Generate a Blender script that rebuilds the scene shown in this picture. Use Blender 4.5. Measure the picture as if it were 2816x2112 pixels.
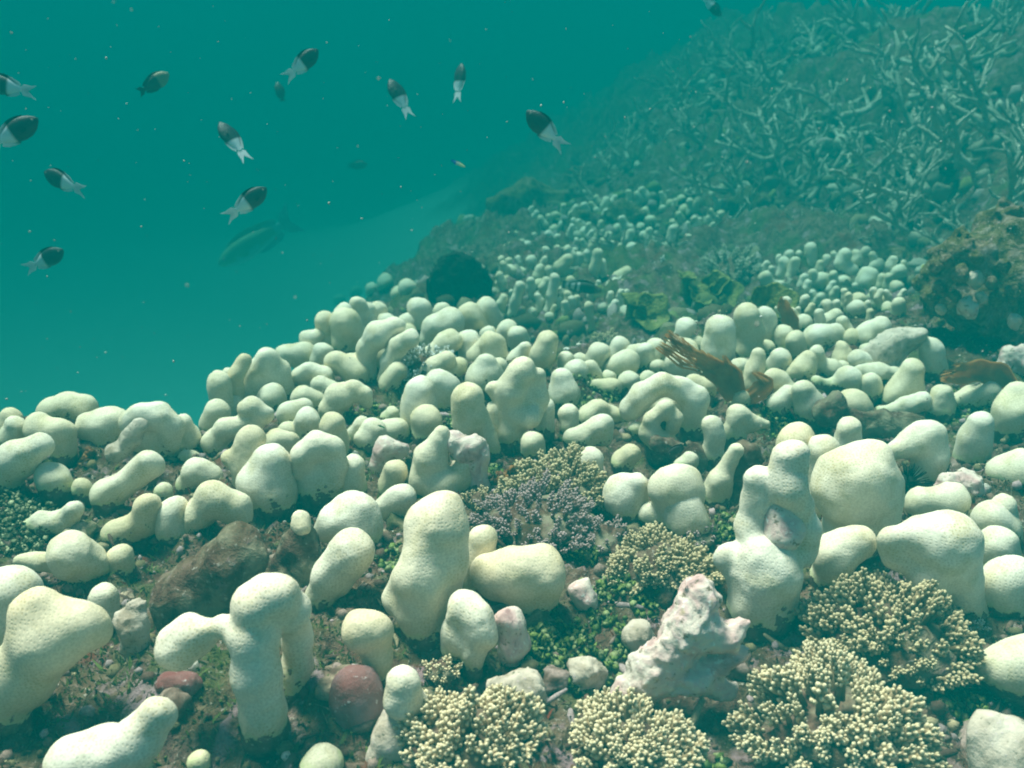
import bpy, math, random
import numpy as np
from mathutils import Vector, Matrix

for _o in list(bpy.data.objects):
    bpy.data.objects.remove(_o)
S = bpy.context.scene
COL = S.collection
rnd = random.Random(11)
rng = np.random.default_rng(7)

# ------------------------------------------------------------------ camera
CAM = np.array([0.0, 0.0, 0.60])
PITCH = math.radians(20.0)
HFOV = math.radians(55.0)
cam_d = bpy.data.cameras.new('camera')
cam_d.sensor_width = 36.0
cam_d.lens = 18.0 / math.tan(HFOV / 2)
cam_d.clip_start = 0.02
cam_d.clip_end = 500.0
cam_d.dof.use_dof = True
cam_d.dof.focus_distance = 1.15
cam_d.dof.aperture_fstop = 9.0
cam_o = bpy.data.objects.new('camera', cam_d)
COL.objects.link(cam_o)
cam_o.location = CAM
cam_o.rotation_euler = (math.radians(90) - PITCH, 0, 0)
S.camera = cam_o

# ------------------------------------------------------------------ sky, sun, exposure
SUN_EL, SUN_AZ = math.radians(70), math.radians(-50)    # azimuth from +Y, clockwise
W = bpy.data.worlds.new('World')
S.world = W
W.use_nodes = True
wn = W.node_tree
wn.nodes.clear()
sky = wn.nodes.new('ShaderNodeTexSky')
sky.sky_type = 'NISHITA'
sky.sun_disc = False
sky.sun_elevation = SUN_EL
sky.sun_rotation = SUN_AZ
bg = wn.nodes.new('ShaderNodeBackground')
bg.inputs[1].default_value = 0.05
wo = wn.nodes.new('ShaderNodeOutputWorld')
wn.links.new(sky.outputs[0], bg.inputs[0])
wn.links.new(bg.outputs[0], wo.inputs[0])
sun_d = bpy.data.lights.new('sun', 'SUN')
sun_d.energy = 5.0
sun_d.angle = math.radians(18)          # waves overhead spread the sun
sun_d.color = (1.0, 0.79, 0.69)
sun_o = bpy.data.objects.new('sun', sun_d)
COL.objects.link(sun_o)
_sd = Vector((math.sin(SUN_AZ) * math.cos(SUN_EL), math.cos(SUN_AZ) * math.cos(SUN_EL), math.sin(SUN_EL)))
sun_o.rotation_euler = _sd.to_track_quat('Z', 'Y').to_euler()
S.view_settings.view_transform = 'Standard'
S.view_settings.look = 'None'
S.view_settings.exposure = 1.65
S.view_settings.gamma = 1.0
S.view_settings.use_curve_mapping = False
cy = S.cycles
cy.use_denoising = True
cy.denoiser = 'OPENIMAGEDENOISE'
cy.max_bounces = 6
cy.diffuse_bounces = 3
cy.glossy_bounces = 2
cy.transmission_bounces = 2
cy.volume_bounces = 2
cy.sample_clamp_indirect = 4.0
cy.filter_width = 1.9

# ------------------------------------------------------------------ picture measurements -> places
FP = 1408.0 / math.tan(HFOV / 2)
_f = np.array([0, math.cos(PITCH), -math.sin(PITCH)])
_r = np.array([1.0, 0, 0])
_u = np.array([0, math.sin(PITCH), math.cos(PITCH)])
_s = 940.0 / 2212.0
CROP = {'A': (0, 1408, _s), 'B': (940, 1408, _s), 'C': (1876, 1408, _s), 'D': (0, 900, _s), 'E': (500, 760, _s),
        'F': (1300, 900, _s), 'G': (1876, 760, _s), 'H': (1100, 400, _s), 'R': (1700, 600, 1116 / 2212.0),
        'V': (0, 0, 2816 / 2212.0), 'S': (0, 0, 1.0)}


def src(letter, x, y):
    ox, oy, k = CROP[letter]
    return ox + x * k, oy + y * k


def ray(sx, sy):
    return (sx - 1408) / FP * _r + (1056 - sy) / FP * _u + _f


def at_y(sx, sy, y):
    """point on the sight line at forward distance y; second value = depth along the view axis"""
    d = ray(sx, sy)
    t = (y - CAM[1]) / d[1]
    return CAM + d * t, t


# ------------------------------------------------------------------ value noise
def _hash(i, j, k, seed):
    n = (i * 374761393 + j * 668265263 + k * 2147483647 + seed * 1274126177) & 0xffffffff
    n = ((n ^ (n >> 13)) * 1274126177) & 0xffffffff
    return ((n ^ (n >> 16)) & 0xffff) / 65535.0


def vnoise(x, y, z=0.0, seed=0):
    x, y, z = np.broadcast_arrays(np.asarray(x, float), np.asarray(y, float), np.asarray(z, float))
    i, j, k = np.floor(x).astype(np.int64), np.floor(y).astype(np.int64), np.floor(z).astype(np.int64)
    u, v, w = x - i, y - j, z - k
    u, v, w = u * u * (3 - 2 * u), v * v * (3 - 2 * v), w * w * (3 - 2 * w)
    o = 0
    for a in (0, 1):
        for b in (0, 1):
            for c in (0, 1):
                o = o + _hash(i + a, j + b, k + c, seed) * (u if a else 1 - u) * (v if b else 1 - v) * (w if c else 1 - w)
    return o * 2 - 1


def fbm(x, y, z=0.0, octv=4, seed=0):
    o, a, f = 0, 1.0, 1.0
    for q in range(octv):
        o = o + a * vnoise(x * f, y * f, np.asarray(z) * f, seed + q)
        a *= .5
        f *= 2.03
    return o


def sstep(a, b, x):
    t = np.clip((x - a) / (b - a), 0, 1)
    return t * t * (3 - 2 * t)


# ------------------------------------------------------------------ terrain: plateau + lower reef rising to the right
_cp = []
for (u, v, y) in [(1200, 650, 2.8), (1200, 570, 3.3), (1300, 490, 4.1), (1550, 440, 4.1), (1850, 650, 2.7), (1700, 530, 3.3),
                  (2000, 700, 2.25), (2200, 600, 2.4), (1900, 480, 3.3), (2200, 420, 3.0), (2200, 300, 3.3), (2210, 40, 4.1),
                  (1900, 300, 4.0), (1950, 60, 5.2), (1500, 270, 5.2), (1680, 90, 6.2), (1200, 420, 5.2), (1000, 480, 5.0),
                  (1450, 640, 2.7), (1450, 740, 2.2), (1000, 600, 3.0), (1350, 360, 5.4), (2600, 300, 3.2), (2600, 600, 2.2)]:
    p, _ = at_y(u * 1.27306, v * 1.27306, y)
    _cp.append(p)
_cp += [np.array(q) for q in [(-0.55, 2.9, -.30), (-.75, 3.2, -.72), (-1.2, 3.4, -1.25), (-2.5, 3, -1.35), (-2.5, 1.8, -1.25), (-1.2, 2.2, -1.12),
                              (-.7, 4.2, -.60), (-1.6, 5.5, -1.75), (0, 6.5, -.55), (-1, 8, -1.5), (1.5, 8, .5), (3.5, 7, 1.0), (4, 4, .9),
                              (-5, 6, -1.9), (-5, 2, -1.9), (-4, 11, -1.8), (2, 12, .6), (6, 8, 1.1), (2.2, 2.0, .0), (2.2, 0, 0), (-2.5, 0, -.9), (0, 0, -.1)]]
_cp = np.array(_cp)


def _tps_k(r2):
    return 0.5 * r2 * np.log(np.maximum(r2, 1e-12))


_n = len(_cp)
_K = _tps_k(((_cp[:, None, :2] - _cp[None, :, :2]) ** 2).sum(-1)) + np.eye(_n) * .02
_P = np.c_[np.ones(_n), _cp[:, :2]]
_sol = np.linalg.solve(np.block([[_K, _P], [_P.T, np.zeros((3, 3))]]), np.r_[_cp[:, 2], 0, 0, 0])


def low_surface(x, y):
    o = _sol[_n] + _sol[_n + 1] * x + _sol[_n + 2] * y
    for q in range(_n):
        o = o + _sol[q] * _tps_k((x - _cp[q, 0]) ** 2 + (y - _cp[q, 1]) ** 2)
    far = sstep(9, 14, np.hypot(x, y))
    return np.clip(o, -1.95, .58) * (1 - far) + far * np.clip(.25 * x - 1.5, -1.95, .40)


_edge = np.array([(-4, -3), (-4, 1.25), (-1.3, 1.40), (-.85, 1.50), (-.60, 1.44), (-.52, 1.40), (-.47, 1.52), (-.38, 1.86), (-.22, 2.03), (0, 2.0),
                  (.12, 1.86), (.3, 1.9), (.5, 2.1), (.9, 2.2), (1.5, 2.15), (4, 2.1), (4, -3)])


def edge_sd(x, y):
    """signed distance to the plateau outline (negative inside)"""
    x, y = np.broadcast_arrays(np.asarray(x, float), np.asarray(y, float))
    best = np.full(x.shape, 1e9)
    inside = np.zeros(x.shape, bool)
    m = len(_edge)
    for q in range(m):
        ax, ay = _edge[q]
        bx, by = _edge[(q + 1) % m]
        ex, ey = bx - ax, by - ay
        t = np.clip(((x - ax) * ex + (y - ay) * ey) / (ex * ex + ey * ey), 0, 1)
        best = np.minimum(best, (x - ax - t * ex) ** 2 + (y - ay - t * ey) ** 2)
        c = ((ay > y) != (by > y)) & (x < (bx - ax) * (y - ay) / (by - ay + 1e-12) + ax)
        inside ^= c
    d = np.sqrt(best)
    return np.where(inside, -d, d)


def ground(x, y):
    x = np.asarray(x, float)
    y = np.asarray(y, float)
    w = 1 - sstep(-.02, .22, edge_sd(x, y))
    near = .018 * vnoise(x * 4.2, y * 4.2, 0, 3) + .012 * vnoise(x * 9, y * 9, 0, 5)
    return near * w + low_surface(x, y) * (1 - w)


def hit(sx, sy, y_max=14.0):
    d = ray(sx, sy)
    t = np.concatenate([np.linspace(.25, 3.2, 420), np.linspace(3.22, y_max, 300)])
    p = CAM + d[None, :] * t[:, None]
    below = p[:, 2] < ground(p[:, 0], p[:, 1])
    if not below.any():
        return p[-1], t[-1]
    q = int(np.argmax(below))
    return p[q], t[q]


# ------------------------------------------------------------------ node material helpers
class NT:
    def __init__(self, name):
        self.m = bpy.data.materials.new(name)
        self.m.use_nodes = True
        self.t = self.m.node_tree
        self.t.nodes.clear()
        self.out = self.t.nodes.new('ShaderNodeOutputMaterial')

    def n(self, typ, **kw):
        nd = self.t.nodes.new(typ)
        for k, v in kw.items():
            setattr(nd, k, v)
        return nd

    def l(self, a, b):
        self.t.links.new(a, b)

    def setv(self, sock, v):
        if hasattr(v, 'is_linked') or isinstance(v, bpy.types.NodeSocket):
            self.l(v, sock)
        else:
            if isinstance(v, tuple) and len(v) == 3 and sock.type == 'RGBA':
                v = (*v, 1)
            sock.default_value = v

    def coord(self, which='Object'):
        return self.n('ShaderNodeTexCoord').outputs[which]

    def noise(self, vec, scale, detail=4, rough=.55, dist=0.0):
        nd = self.n('ShaderNodeTexNoise')
        self.l(vec, nd.inputs['Vector'])
        nd.inputs['Scale'].default_value = scale
        nd.inputs['Detail'].default_value = detail
        nd.inputs['Roughness'].default_value = rough
        nd.inputs['Distortion'].default_value = dist
        return nd.outputs[0]

    def voro(self, vec, scale, feature='F1', rand=1.0, out='Distance'):
        nd = self.n('ShaderNodeTexVoronoi', feature=feature)
        self.l(vec, nd.inputs['Vector'])
        nd.inputs['Scale'].default_value = scale
        nd.inputs['Randomness'].default_value = rand
        return nd.outputs[out]

    def ramp(self, fac, stops, interp='LINEAR'):
        nd = self.n('ShaderNodeValToRGB')
        nd.color_ramp.interpolation = interp
        e = nd.color_ramp.elements
        while len(e) < len(stops):
            e.new(.5)
        for q, (p, c) in enumerate(stops):
            e[q].position = p
            e[q].color = (*c, 1) if isinstance(c, tuple) else (c, c, c, 1)
        self.l(fac, nd.inputs[0])
        return nd.outputs[0]

    def mapr(self, v, a, b, c=0.0, d=1.0, smooth=True):
        nd = self.n('ShaderNodeMapRange')
        nd.interpolation_type = 'SMOOTHSTEP' if smooth else 'LINEAR'
        self.l(v, nd.inputs[0])
        for q, x in enumerate((a, b, c, d)):
            nd.inputs[q + 1].default_value = x
        return nd.outputs[0]

    def math(self, op, a, b=0.0, clamp=False):
        nd = self.n('ShaderNodeMath', operation=op)
        nd.use_clamp = clamp
        self.setv(nd.inputs[0], a)
        self.setv(nd.inputs[1], b)
        return nd.outputs[0]

    def mix(self, fac, a, b):
        nd = self.n('ShaderNodeMix', data_type='RGBA')
        self.setv(nd.inputs[0], fac)
        self.setv(nd.inputs[6], a)
        self.setv(nd.inputs[7], b)
        return nd.outputs[2]

    def attr(self, name, out='Fac'):
        nd = self.n('ShaderNodeAttribute')
        nd.attribute_name = name
        return nd.outputs[out]

    def bump(self, h, strength=.5, dist=.002, normal=None):
        nd = self.n('ShaderNodeBump')
        nd.inputs['Strength'].default_value = strength
        nd.inputs['Distance'].default_value = dist
        self.l(h, nd.inputs['Height'])
        if normal is not None:
            self.l(normal, nd.inputs['Normal'])
        return nd.outputs[0]

    def finish(self, col, rough=.8, normal=None, sss=0.0, spec=.15, translucent=0.0):
        b = self.n('ShaderNodeBsdfPrincipled')
        self.setv(b.inputs['Base Color'], col)
        self.setv(b.inputs['Roughness'], rough)
        b.inputs['Specular IOR Level'].default_value = spec
        if normal is not None:
            self.l(normal, b.inputs['Normal'])
        if sss:
            b.inputs['Subsurface Weight'].default_value = sss
            b.inputs['Subsurface Radius'].default_value = (1, .7, .4)
            b.inputs['Subsurface Scale'].default_value = .004
        if translucent:
            t = self.n('ShaderNodeBsdfTranslucent')
            self.setv(t.inputs[0], col)
            mx = self.n('ShaderNodeMixShader')
            mx.inputs[0].default_value = translucent
            self.l(b.outputs[0], mx.inputs[1])
            self.l(t.outputs[0], mx.inputs[2])
            self.l(mx.outputs[0], self.out.inputs[0])
        else:
            self.l(b.outputs[0], self.out.inputs[0])
        return self.m


def turf_colour(t, co):
    """brown, maroon and olive algal turf with lavender crust and pale dust"""
    n1 = t.noise(co, 9, 5, .62)
    n2 = t.noise(co, 38, 5, .65, .4)
    n3 = t.noise(co, 150, 3, .6)
    c = t.ramp(n1, [(.30, (.045, .015, .011)), (.44, (.10, .048, .032)), (.56, (.060, .054, .020)), (.70, (.17, .095, .10))])
    c2 = t.ramp(n2, [(.34, (.018, .008, .006)), (.46, (.085, .045, .030)), (.58, (.19, .125, .085)), (.70, (.31, .20, .215))])
    c = t.mix(.55, c, c2)
    sp = t.mapr(n3, .60, .74)
    c = t.mix(t.math('MULTIPLY', sp, .75), c, (.42, .38, .32))
    dk = t.mapr(n3, .42, .30)
    c = t.mix(t.math('MULTIPLY', dk, .7), c, (.018, .012, .010))
    return c, n2, n3


MAT = {}


def make_materials():
    # living lobed coral: cream tissue with tan polyp pits, ragged dead margin near the base
    t = NT('coral_tissue')
    co = t.coord()
    warp = t.n('ShaderNodeVectorMath', operation='ADD')
    t.l(co, warp.inputs[0])
    nz = t.n('ShaderNodeTexNoise')
    t.l(co, nz.inputs['Vector'])
    nz.inputs['Scale'].default_value = 60
    sc = t.n('ShaderNodeVectorMath', operation='SCALE')
    t.l(nz.outputs['Color'], sc.inputs[0])
    sc.inputs[3].default_value = .004
    t.l(sc.outputs[0], warp.inputs[1])
    sep = t.n('ShaderNodeSeparateXYZ')
    t.l(warp.outputs[0], sep.inputs[0])
    geo = t.n('ShaderNodeTexCoord').outputs['Normal']
    nab = t.n('ShaderNodeVectorMath', operation='ABSOLUTE')
    t.l(geo, nab.inputs[0])
    sn = t.n('ShaderNodeSeparateXYZ')
    t.l(nab.outputs[0], sn.inputs[0])
    ds, ws = [], []
    for (i, j, k) in ((1, 2, 0), (0, 2, 1), (0, 1, 2)):
        cb = t.n('ShaderNodeCombineXYZ')
        t.l(sep.outputs[i], cb.inputs[0])
        t.l(sep.outputs[j], cb.inputs[1])
        vo = t.n('ShaderNodeTexVoronoi', feature='F1', voronoi_dimensions='2D')
        t.l(cb.outputs[0], vo.inputs['Vector'])
        vo.inputs['Scale'].default_value = 275
        vo.inputs['Randomness'].default_value = .62
        ds.append(vo.outputs['Distance'])
        ws.append(t.math('POWER', sn.outputs[k], 8.0))
    num = t.math('ADD', t.math('ADD', t.math('MULTIPLY', ds[0], ws[0]), t.math('MULTIPLY', ds[1], ws[1])), t.math('MULTIPLY', ds[2], ws[2]))
    vd = t.math('DIVIDE', num, t.math('ADD', t.math('ADD', ws[0], ws[1]), ws[2]))
    pit = t.mapr(vd, .36, .10)
    big = t.noise(co, 17, 3, .5)
    tone = t.noise(t.n('ShaderNodeObjectInfo').outputs['Location'], 7.3, 1, .5)
    tissue_col = t.mix(t.mapr(big, .36, .66), (.73, .63, .45), (.72, .55, .30))
    tissue_col = t.mix(.62, tissue_col, t.ramp(t.n('ShaderNodeObjectInfo').outputs['Random'], [(0, (.82, .77, .67)), (.45, (.79, .72, .58)), (.78, (.75, .65, .47)), (1, (.66, .54, .36))]))
    tissue_col = t.mix(t.math('MULTIPLY', t.mapr(t.noise(co, 34, 4, .6, .4), .46, .68), .5), tissue_col, (.52, .44, .25))
    dim = t.mix(t.mapr(big, .36, .66), (.42, .36, .22), (.42, .29, .10))  # tan of the polyp pits
    c = t.mix(t.math('MULTIPLY', t.math('MULTIPLY', pit, .46), t.mapr(t.noise(co, 16, 3, .6), .32, .66, .05, 1.25)), tissue_col, dim)
    fl = t.mapr(t.noise(co, 430, 2, .5), .35, .65, .90, 1.06)
    sc2 = t.n('ShaderNodeVectorMath', operation='SCALE')
    t.l(c, sc2.inputs[0])
    t.l(fl, sc2.inputs[3])
    c = sc2.outputs[0]
    tc, n2, n3 = turf_colour(t, co)
    lv = t.attr('live')
    e = t.math('ADD', lv, t.math('MULTIPLY', t.math('SUBTRACT', t.noise(co, 55, 5, .7), .5), .042))
    scar = t.mapr(t.noise(co, 19, 4, .66), .60, .72, 0.0, -.10)
    lowz = t.mapr(lv, .09, .015)
    e = t.math('ADD', e, t.math('MULTIPLY', scar, lowz))
    stain = t.mapr(e, .05, .0)
    c = t.mix(t.math('MULTIPLY', stain, .38), c, (.40, .36, .17))
    rim = t.mapr(e, .012, .0)
    c = t.mix(t.math('MULTIPLY', rim, .75), c, (.50, .55, .27))
    dead = t.mapr(e, .0015, -.0015)
    c = t.mix(dead, c, tc)
    st = t.n('ShaderNodeMapping')
    t.l(co, st.inputs[0])
    st.inputs['Scale'].default_value = (12, 12, 27)
    slit = t.math('MULTIPLY', t.mapr(t.voro(st.outputs[0], 1.0), .075, .04), t.mapr(t.noise(co, 11, 1, .5), .52, .58))
    c = t.mix(slit, c, (.03, .025, .015))
    hgt = t.math('ADD', t.math('MULTIPLY', t.math('SUBTRACT', 1.0, pit), .6), t.math('MULTIPLY', t.math('MULTIPLY', dead, n2), 5.0))
    nb = t.bump(hgt, .30, .0014)
    MAT['live'] = t.finish(c, .72, nb, sss=.0, spec=.12)

    # turf covered dead coral
    t = NT('turf_covered_rock')
    co = t.coord()
    c, n2, n3 = turf_colour(t, co)
    c = t.mix(t.mapr(t.noise(co, 22, 4, .6), .45, .66), c, (.22, .19, .125))
    MAT['turf'] = t.finish(c, .95, t.bump(t.math('ADD', n2, t.math('MULTIPLY', n3, .5)), .9, .006), spec=.05)

    # pink coralline crust on bare skeleton
    t = NT('pink_coralline_crust')
    co = t.coord()
    n1 = t.noise(co, 26, 5, .6, .6)
    n2 = t.noise(co, 110, 4, .65)
    c = t.ramp(n1, [(.28, (.28, .15, .14)), (.42, (.60, .40, .36)), (.54, (.66, .56, .46)), (.62, (.62, .43, .40)), (.72, (.42, .32, .16))])
    c = t.mix(t.mapr(n2, .58, .72), c, (.78, .76, .68))
    c = t.mix(t.mapr(n2, .42, .32), c, (.20, .15, .10))
    MAT['pink'] = t.finish(c, .85, t.bump(t.math('ADD', n1, t.math('MULTIPLY', n2, .4)), .8, .006), spec=.1)

    # pale grey bare rock
    t = NT('pale_bare_rock')
    co = t.coord()
    n1 = t.noise(co, 30, 5, .6, .3)
    n2 = t.noise(co, 140, 4, .65)
    c = t.ramp(n1, [(.30, (.24, .18, .12)), (.48, (.50, .41, .32)), (.66, (.62, .53, .43))])
    c = t.mix(t.mapr(n2, .42, .30), c, (.13, .12, .08))
    c = t.mix(t.mapr(n2, .62, .72), c, (.58, .45, .48))
    MAT['grey'] = t.finish(c, .9, t.bump(t.math('ADD', n1, t.math('MULTIPLY', n2, .5)), .8, .005), spec=.08)

    # maroon / purple crust ball
    t = NT('maroon_crust')
    co = t.coord()
    n1 = t.noise(co, 24, 4, .6)
    n2 = t.noise(co, 170, 4, .7)
    c = t.ramp(n1, [(.30, (.16, .035, .03)), (.5, (.22, .10, .09)), (.7, (.30, .19, .20))])
    c = t.mix(t.mapr(n2, .60, .70), c, (.55, .48, .46))
    MAT['maroon'] = t.finish(c, .8, t.bump(n2, .6, .004), spec=.1)

    # reef floor
    t = NT('reef_floor')
    co = t.coord()
    c, n2, n3 = turf_colour(t, co)
    gr = t.mapr(t.noise(co, 7.5, 4, .6), .50, .62)
    c = t.mix(t.math('MULTIPLY', gr, .55), c, (.055, .085, .020))
    rd = t.mapr(t.noise(co, 12, 3, .6), .60, .68)
    c = t.mix(t.math('MULTIPLY', rd, .6), c, (.13, .028, .012))
    pk = t.mapr(t.noise(co, 17, 4, .65, .6), .56, .66)
    c = t.mix(t.math('MULTIPLY', pk, .7), c, (.30, .20, .22))
    sand = t.ramp(t.noise(co, 6, 5, .6), [(.3, (.40, .52, .45)), (.7, (.44, .55, .48))])  # green tint puts the water's turquoise glow into the sand colour
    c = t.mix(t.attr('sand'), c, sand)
    MAT['floor'] = t.finish(c, .95, t.bump(t.math('ADD', n2, t.math('MULTIPLY', n3, .6)), 1.0, .010), spec=.04)

    # small things carry their own colour per vertex (tips of branches, rubble, leaves)
    for nm, rough, tr, spec in (('tinted', .8, 0, .1), ('leaf', .55, .35, .3), ('skin', .45, 0, .35), ('fin', .5, .3, .2)):
        t = NT('coloured_' + nm)
        c = t.attr('Col', 'Color')
        n = t.noise(t.coord(), 420 if nm != 'skin' else 160, 3, .6)
        sc2 = t.n('ShaderNodeVectorMath', operation='SCALE')
        t.l(c, sc2.inputs[0])
        t.l(t.mapr(n, .3, .7, .72, 1.25), sc2.inputs[3])
        MAT[nm] = t.finish(sc2.outputs[0], rough, t.bump(n, .4, .0012), spec=spec, translucent=tr)

    # branching coral skeletons on the slope
    t = NT('branching_coral_tissue')
    co = t.coord()
    n1 = t.noise(co, 14, 4, .6)
    vd = t.voro(co, 120, 'F1', 1.0)
    c = t.ramp(n1, [(.30, (.22, .20, .14)), (.5, (.42, .39, .30)), (.7, (.60, .56, .46))])
    MAT['stag'] = t.finish(c, .9, t.bump(vd, .9, .006), spec=.05)

    # black sponge
    t = NT('black_sponge')
    co = t.coord()
    n1 = t.noise(co, 90, 4, .65)
    c = t.ramp(n1, [(.35, (.004, .006, .005)), (.6, (.014, .019, .014)), (.75, (.04, .048, .036))])
    MAT['black'] = t.finish(c, .8, t.bump(n1, .9, .004), spec=.1)

    # brown seaweed
    t = NT('brown_seaweed')
    co = t.coord()
    n1 = t.noise(co, 30, 4, .6, .5)
    c = t.ramp(n1, [(.30, (.34, .15, .05)), (.5, (.50, .24, .08)), (.7, (.62, .34, .13))])
    MAT['kelp'] = t.finish(c, .7, t.bump(n1, .25, .002), spec=.1, translucent=.45)

    # yellow-green plating coral
    t = NT('yellow_green_plate')
    co = t.coord()
    n1 = t.noise(co, 32, 4, .6)
    vd = t.voro(co, 130)
    c = t.ramp(n1, [(.30, (.045, .052, .012)), (.5, (.12, .125, .03)), (.7, (.26, .25, .09))])
    MAT['plate'] = t.finish(c, .8, t.bump(vd, .7, .004), spec=.08)

    # reef boulder crust: olive, tan, lavender mosaic
    t = NT('encrusted_boulder_crust')
    co = t.coord()
    n1 = t.noise(co, 13, 5, .65, .8)
    n2 = t.noise(co, 48, 5, .65, .5)
    n3 = t.noise(co, 190, 3, .6)
    c = t.ramp(n1, [(.34, (.022, .022, .008)), (.44, (.11, .09, .03)), (.50, (.05, .045, .015)), (.57, (.24, .15, .12)), (.66, (.40, .32, .33))])
    c2 = t.ramp(n2, [(.36, (.015, .012, .006)), (.46, (.11, .085, .03)), (.56, (.22, .16, .08)), (.68, (.42, .34, .30))])
    c = t.mix(.5, c, c2)
    c = t.mix(t.math('MULTIPLY', t.mapr(n3, .6, .72), .7), c, (.5, .44, .36))
    MAT['boulder'] = t.finish(c, .95, t.bump(t.math('ADD', n2, t.math('MULTIPLY', n3, .5)), 1.0, .012), spec=.04)


make_materials()


# ------------------------------------------------------------------ mesh helpers
def mesh_data(name, verts, faces, mat, smooth=True, attrs=None):
    me = bpy.data.meshes.new(name)
    verts = np.asarray(verts, np.float32)
    if isinstance(faces, np.ndarray):
        k = faces.shape[1]
        me.vertices.add(len(verts))
        me.vertices.foreach_set('co', verts.ravel())
        me.loops.add(faces.size)
        me.loops.foreach_set('vertex_index', faces.astype(np.int32).ravel())
        me.polygons.add(len(faces))
        me.polygons.foreach_set('loop_start', np.arange(0, faces.size, k, dtype=np.int32))
        me.polygons.foreach_set('loop_total', np.full(len(faces), k, np.int32))
        me.update(calc_edges=True)
    else:
        me.from_pydata([tuple(map(float, v)) for v in verts], [], faces)
        me.update()
    if smooth:
        me.polygons.foreach_set('use_smooth', np.ones(len(me.polygons), bool))
    for k, v in (attrs or {}).items():
        v = np.asarray(v, np.float32)
        if v.ndim == 1:
            a = me.attributes.new(k, 'FLOAT', 'POINT')
            a.data.foreach_set('value', v)
        else:
            a = me.attributes.new(k, 'FLOAT_COLOR', 'POINT')
            if v.shape[1] == 3:
                v = np.c_[v, np.ones(len(v))].astype(np.float32)
            a.data.foreach_set('color', v.ravel())
    me.materials.append(MAT[mat])
    return me


def put(name, me, parent=None, loc=(0, 0, 0)):
    o = bpy.data.objects.new(name, me)
    COL.objects.link(o)
    o.location = [float(q) for q in loc]
    if parent is not None:
        o.parent = parent
    return o


def thing(name, loc):
    o = bpy.data.objects.new(name, None)
    o.empty_display_size = .02
    COL.objects.link(o)
    o.location = [float(q) for q in loc]
    return o


USED = {}


def tag(o, label, cat, group=None):
    o['label'] = label
    o['category'] = cat
    if group:
        o['group'] = group
    return o


def ico(sub):
    import bmesh
    bm = bmesh.new()
    bmesh.ops.create_icosphere(bm, subdivisions=sub, radius=1.0)
    v = np.array([q.co for q in bm.verts])
    f = np.array([[q.index for q in p.verts] for p in bm.faces])
    bm.free()
    return v, f


ICO1, ICO2, ICO3 = ico(1), ico(2), ico(3)


# ------------------------------------------------------------------ smooth union of tapered limbs -> mesh (surface nets)
_CORN = np.array([(i, j, k) for i in (0, 1) for j in (0, 1) for k in (0, 1)])
_EDG = [(a, b) for a in range(8) for b in range(a + 1, 8) if np.abs(_CORN[a] - _CORN[b]).sum() == 1]


def nets(Fv, org, h):
    nx, ny, nz = Fv.shape
    sg = Fv < 0
    cs = np.stack([Fv[i:nx - 1 + i, j:ny - 1 + j, k:nz - 1 + k] for i, j, k in _CORN], -1)
    neg = (cs < 0).sum(-1)
    mask = (neg > 0) & (neg < 8)
    ids = np.argwhere(mask)
    vals = cs[mask]
    pos = np.zeros((len(ids), 3))
    cnt = np.zeros(len(ids))
    for a, b in _EDG:
        va, vb = vals[:, a], vals[:, b]
        m = (va < 0) != (vb < 0)
        t = va[m] / (va[m] - vb[m])
        pos[m] += _CORN[a] + t[:, None] * (_CORN[b] - _CORN[a])
        cnt[m] += 1
    pos = (pos / cnt[:, None] + ids) * h + org
    vid = np.full(mask.shape, -1, np.int64)
    vid[mask] = np.arange(len(ids))
    fs = []
    for ax in range(3):
        sl0 = [slice(None)] * 3
        sl1 = [slice(None)] * 3
        sl0[ax] = slice(0, -1)
        sl1[ax] = slice(1, None)
        diff = sg[tuple(sl0)] != sg[tuple(sl1)]
        e = np.argwhere(diff)
        b, c = (ax + 1) % 3, (ax + 2) % 3
        ok = (e[:, b] >= 1) & (e[:, c] >= 1) & (e[:, b] < Fv.shape[b] - 1) & (e[:, c] < Fv.shape[c] - 1)
        e = e[ok]
        if not len(e):
            continue
        inner = sg[tuple(e.T)]
        q = []
        for (db, dc) in ((-1, -1), (0, -1), (0, 0), (-1, 0)):
            w = e.copy()
            w[:, b] += db
            w[:, c] += dc
            q.append(vid[tuple(w.T)])
        q = np.stack(q, 1)
        q[~inner] = q[~inner][:, ::-1]
        fs.append(q)
    fs = np.concatenate(fs)
    return pos, fs


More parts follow.
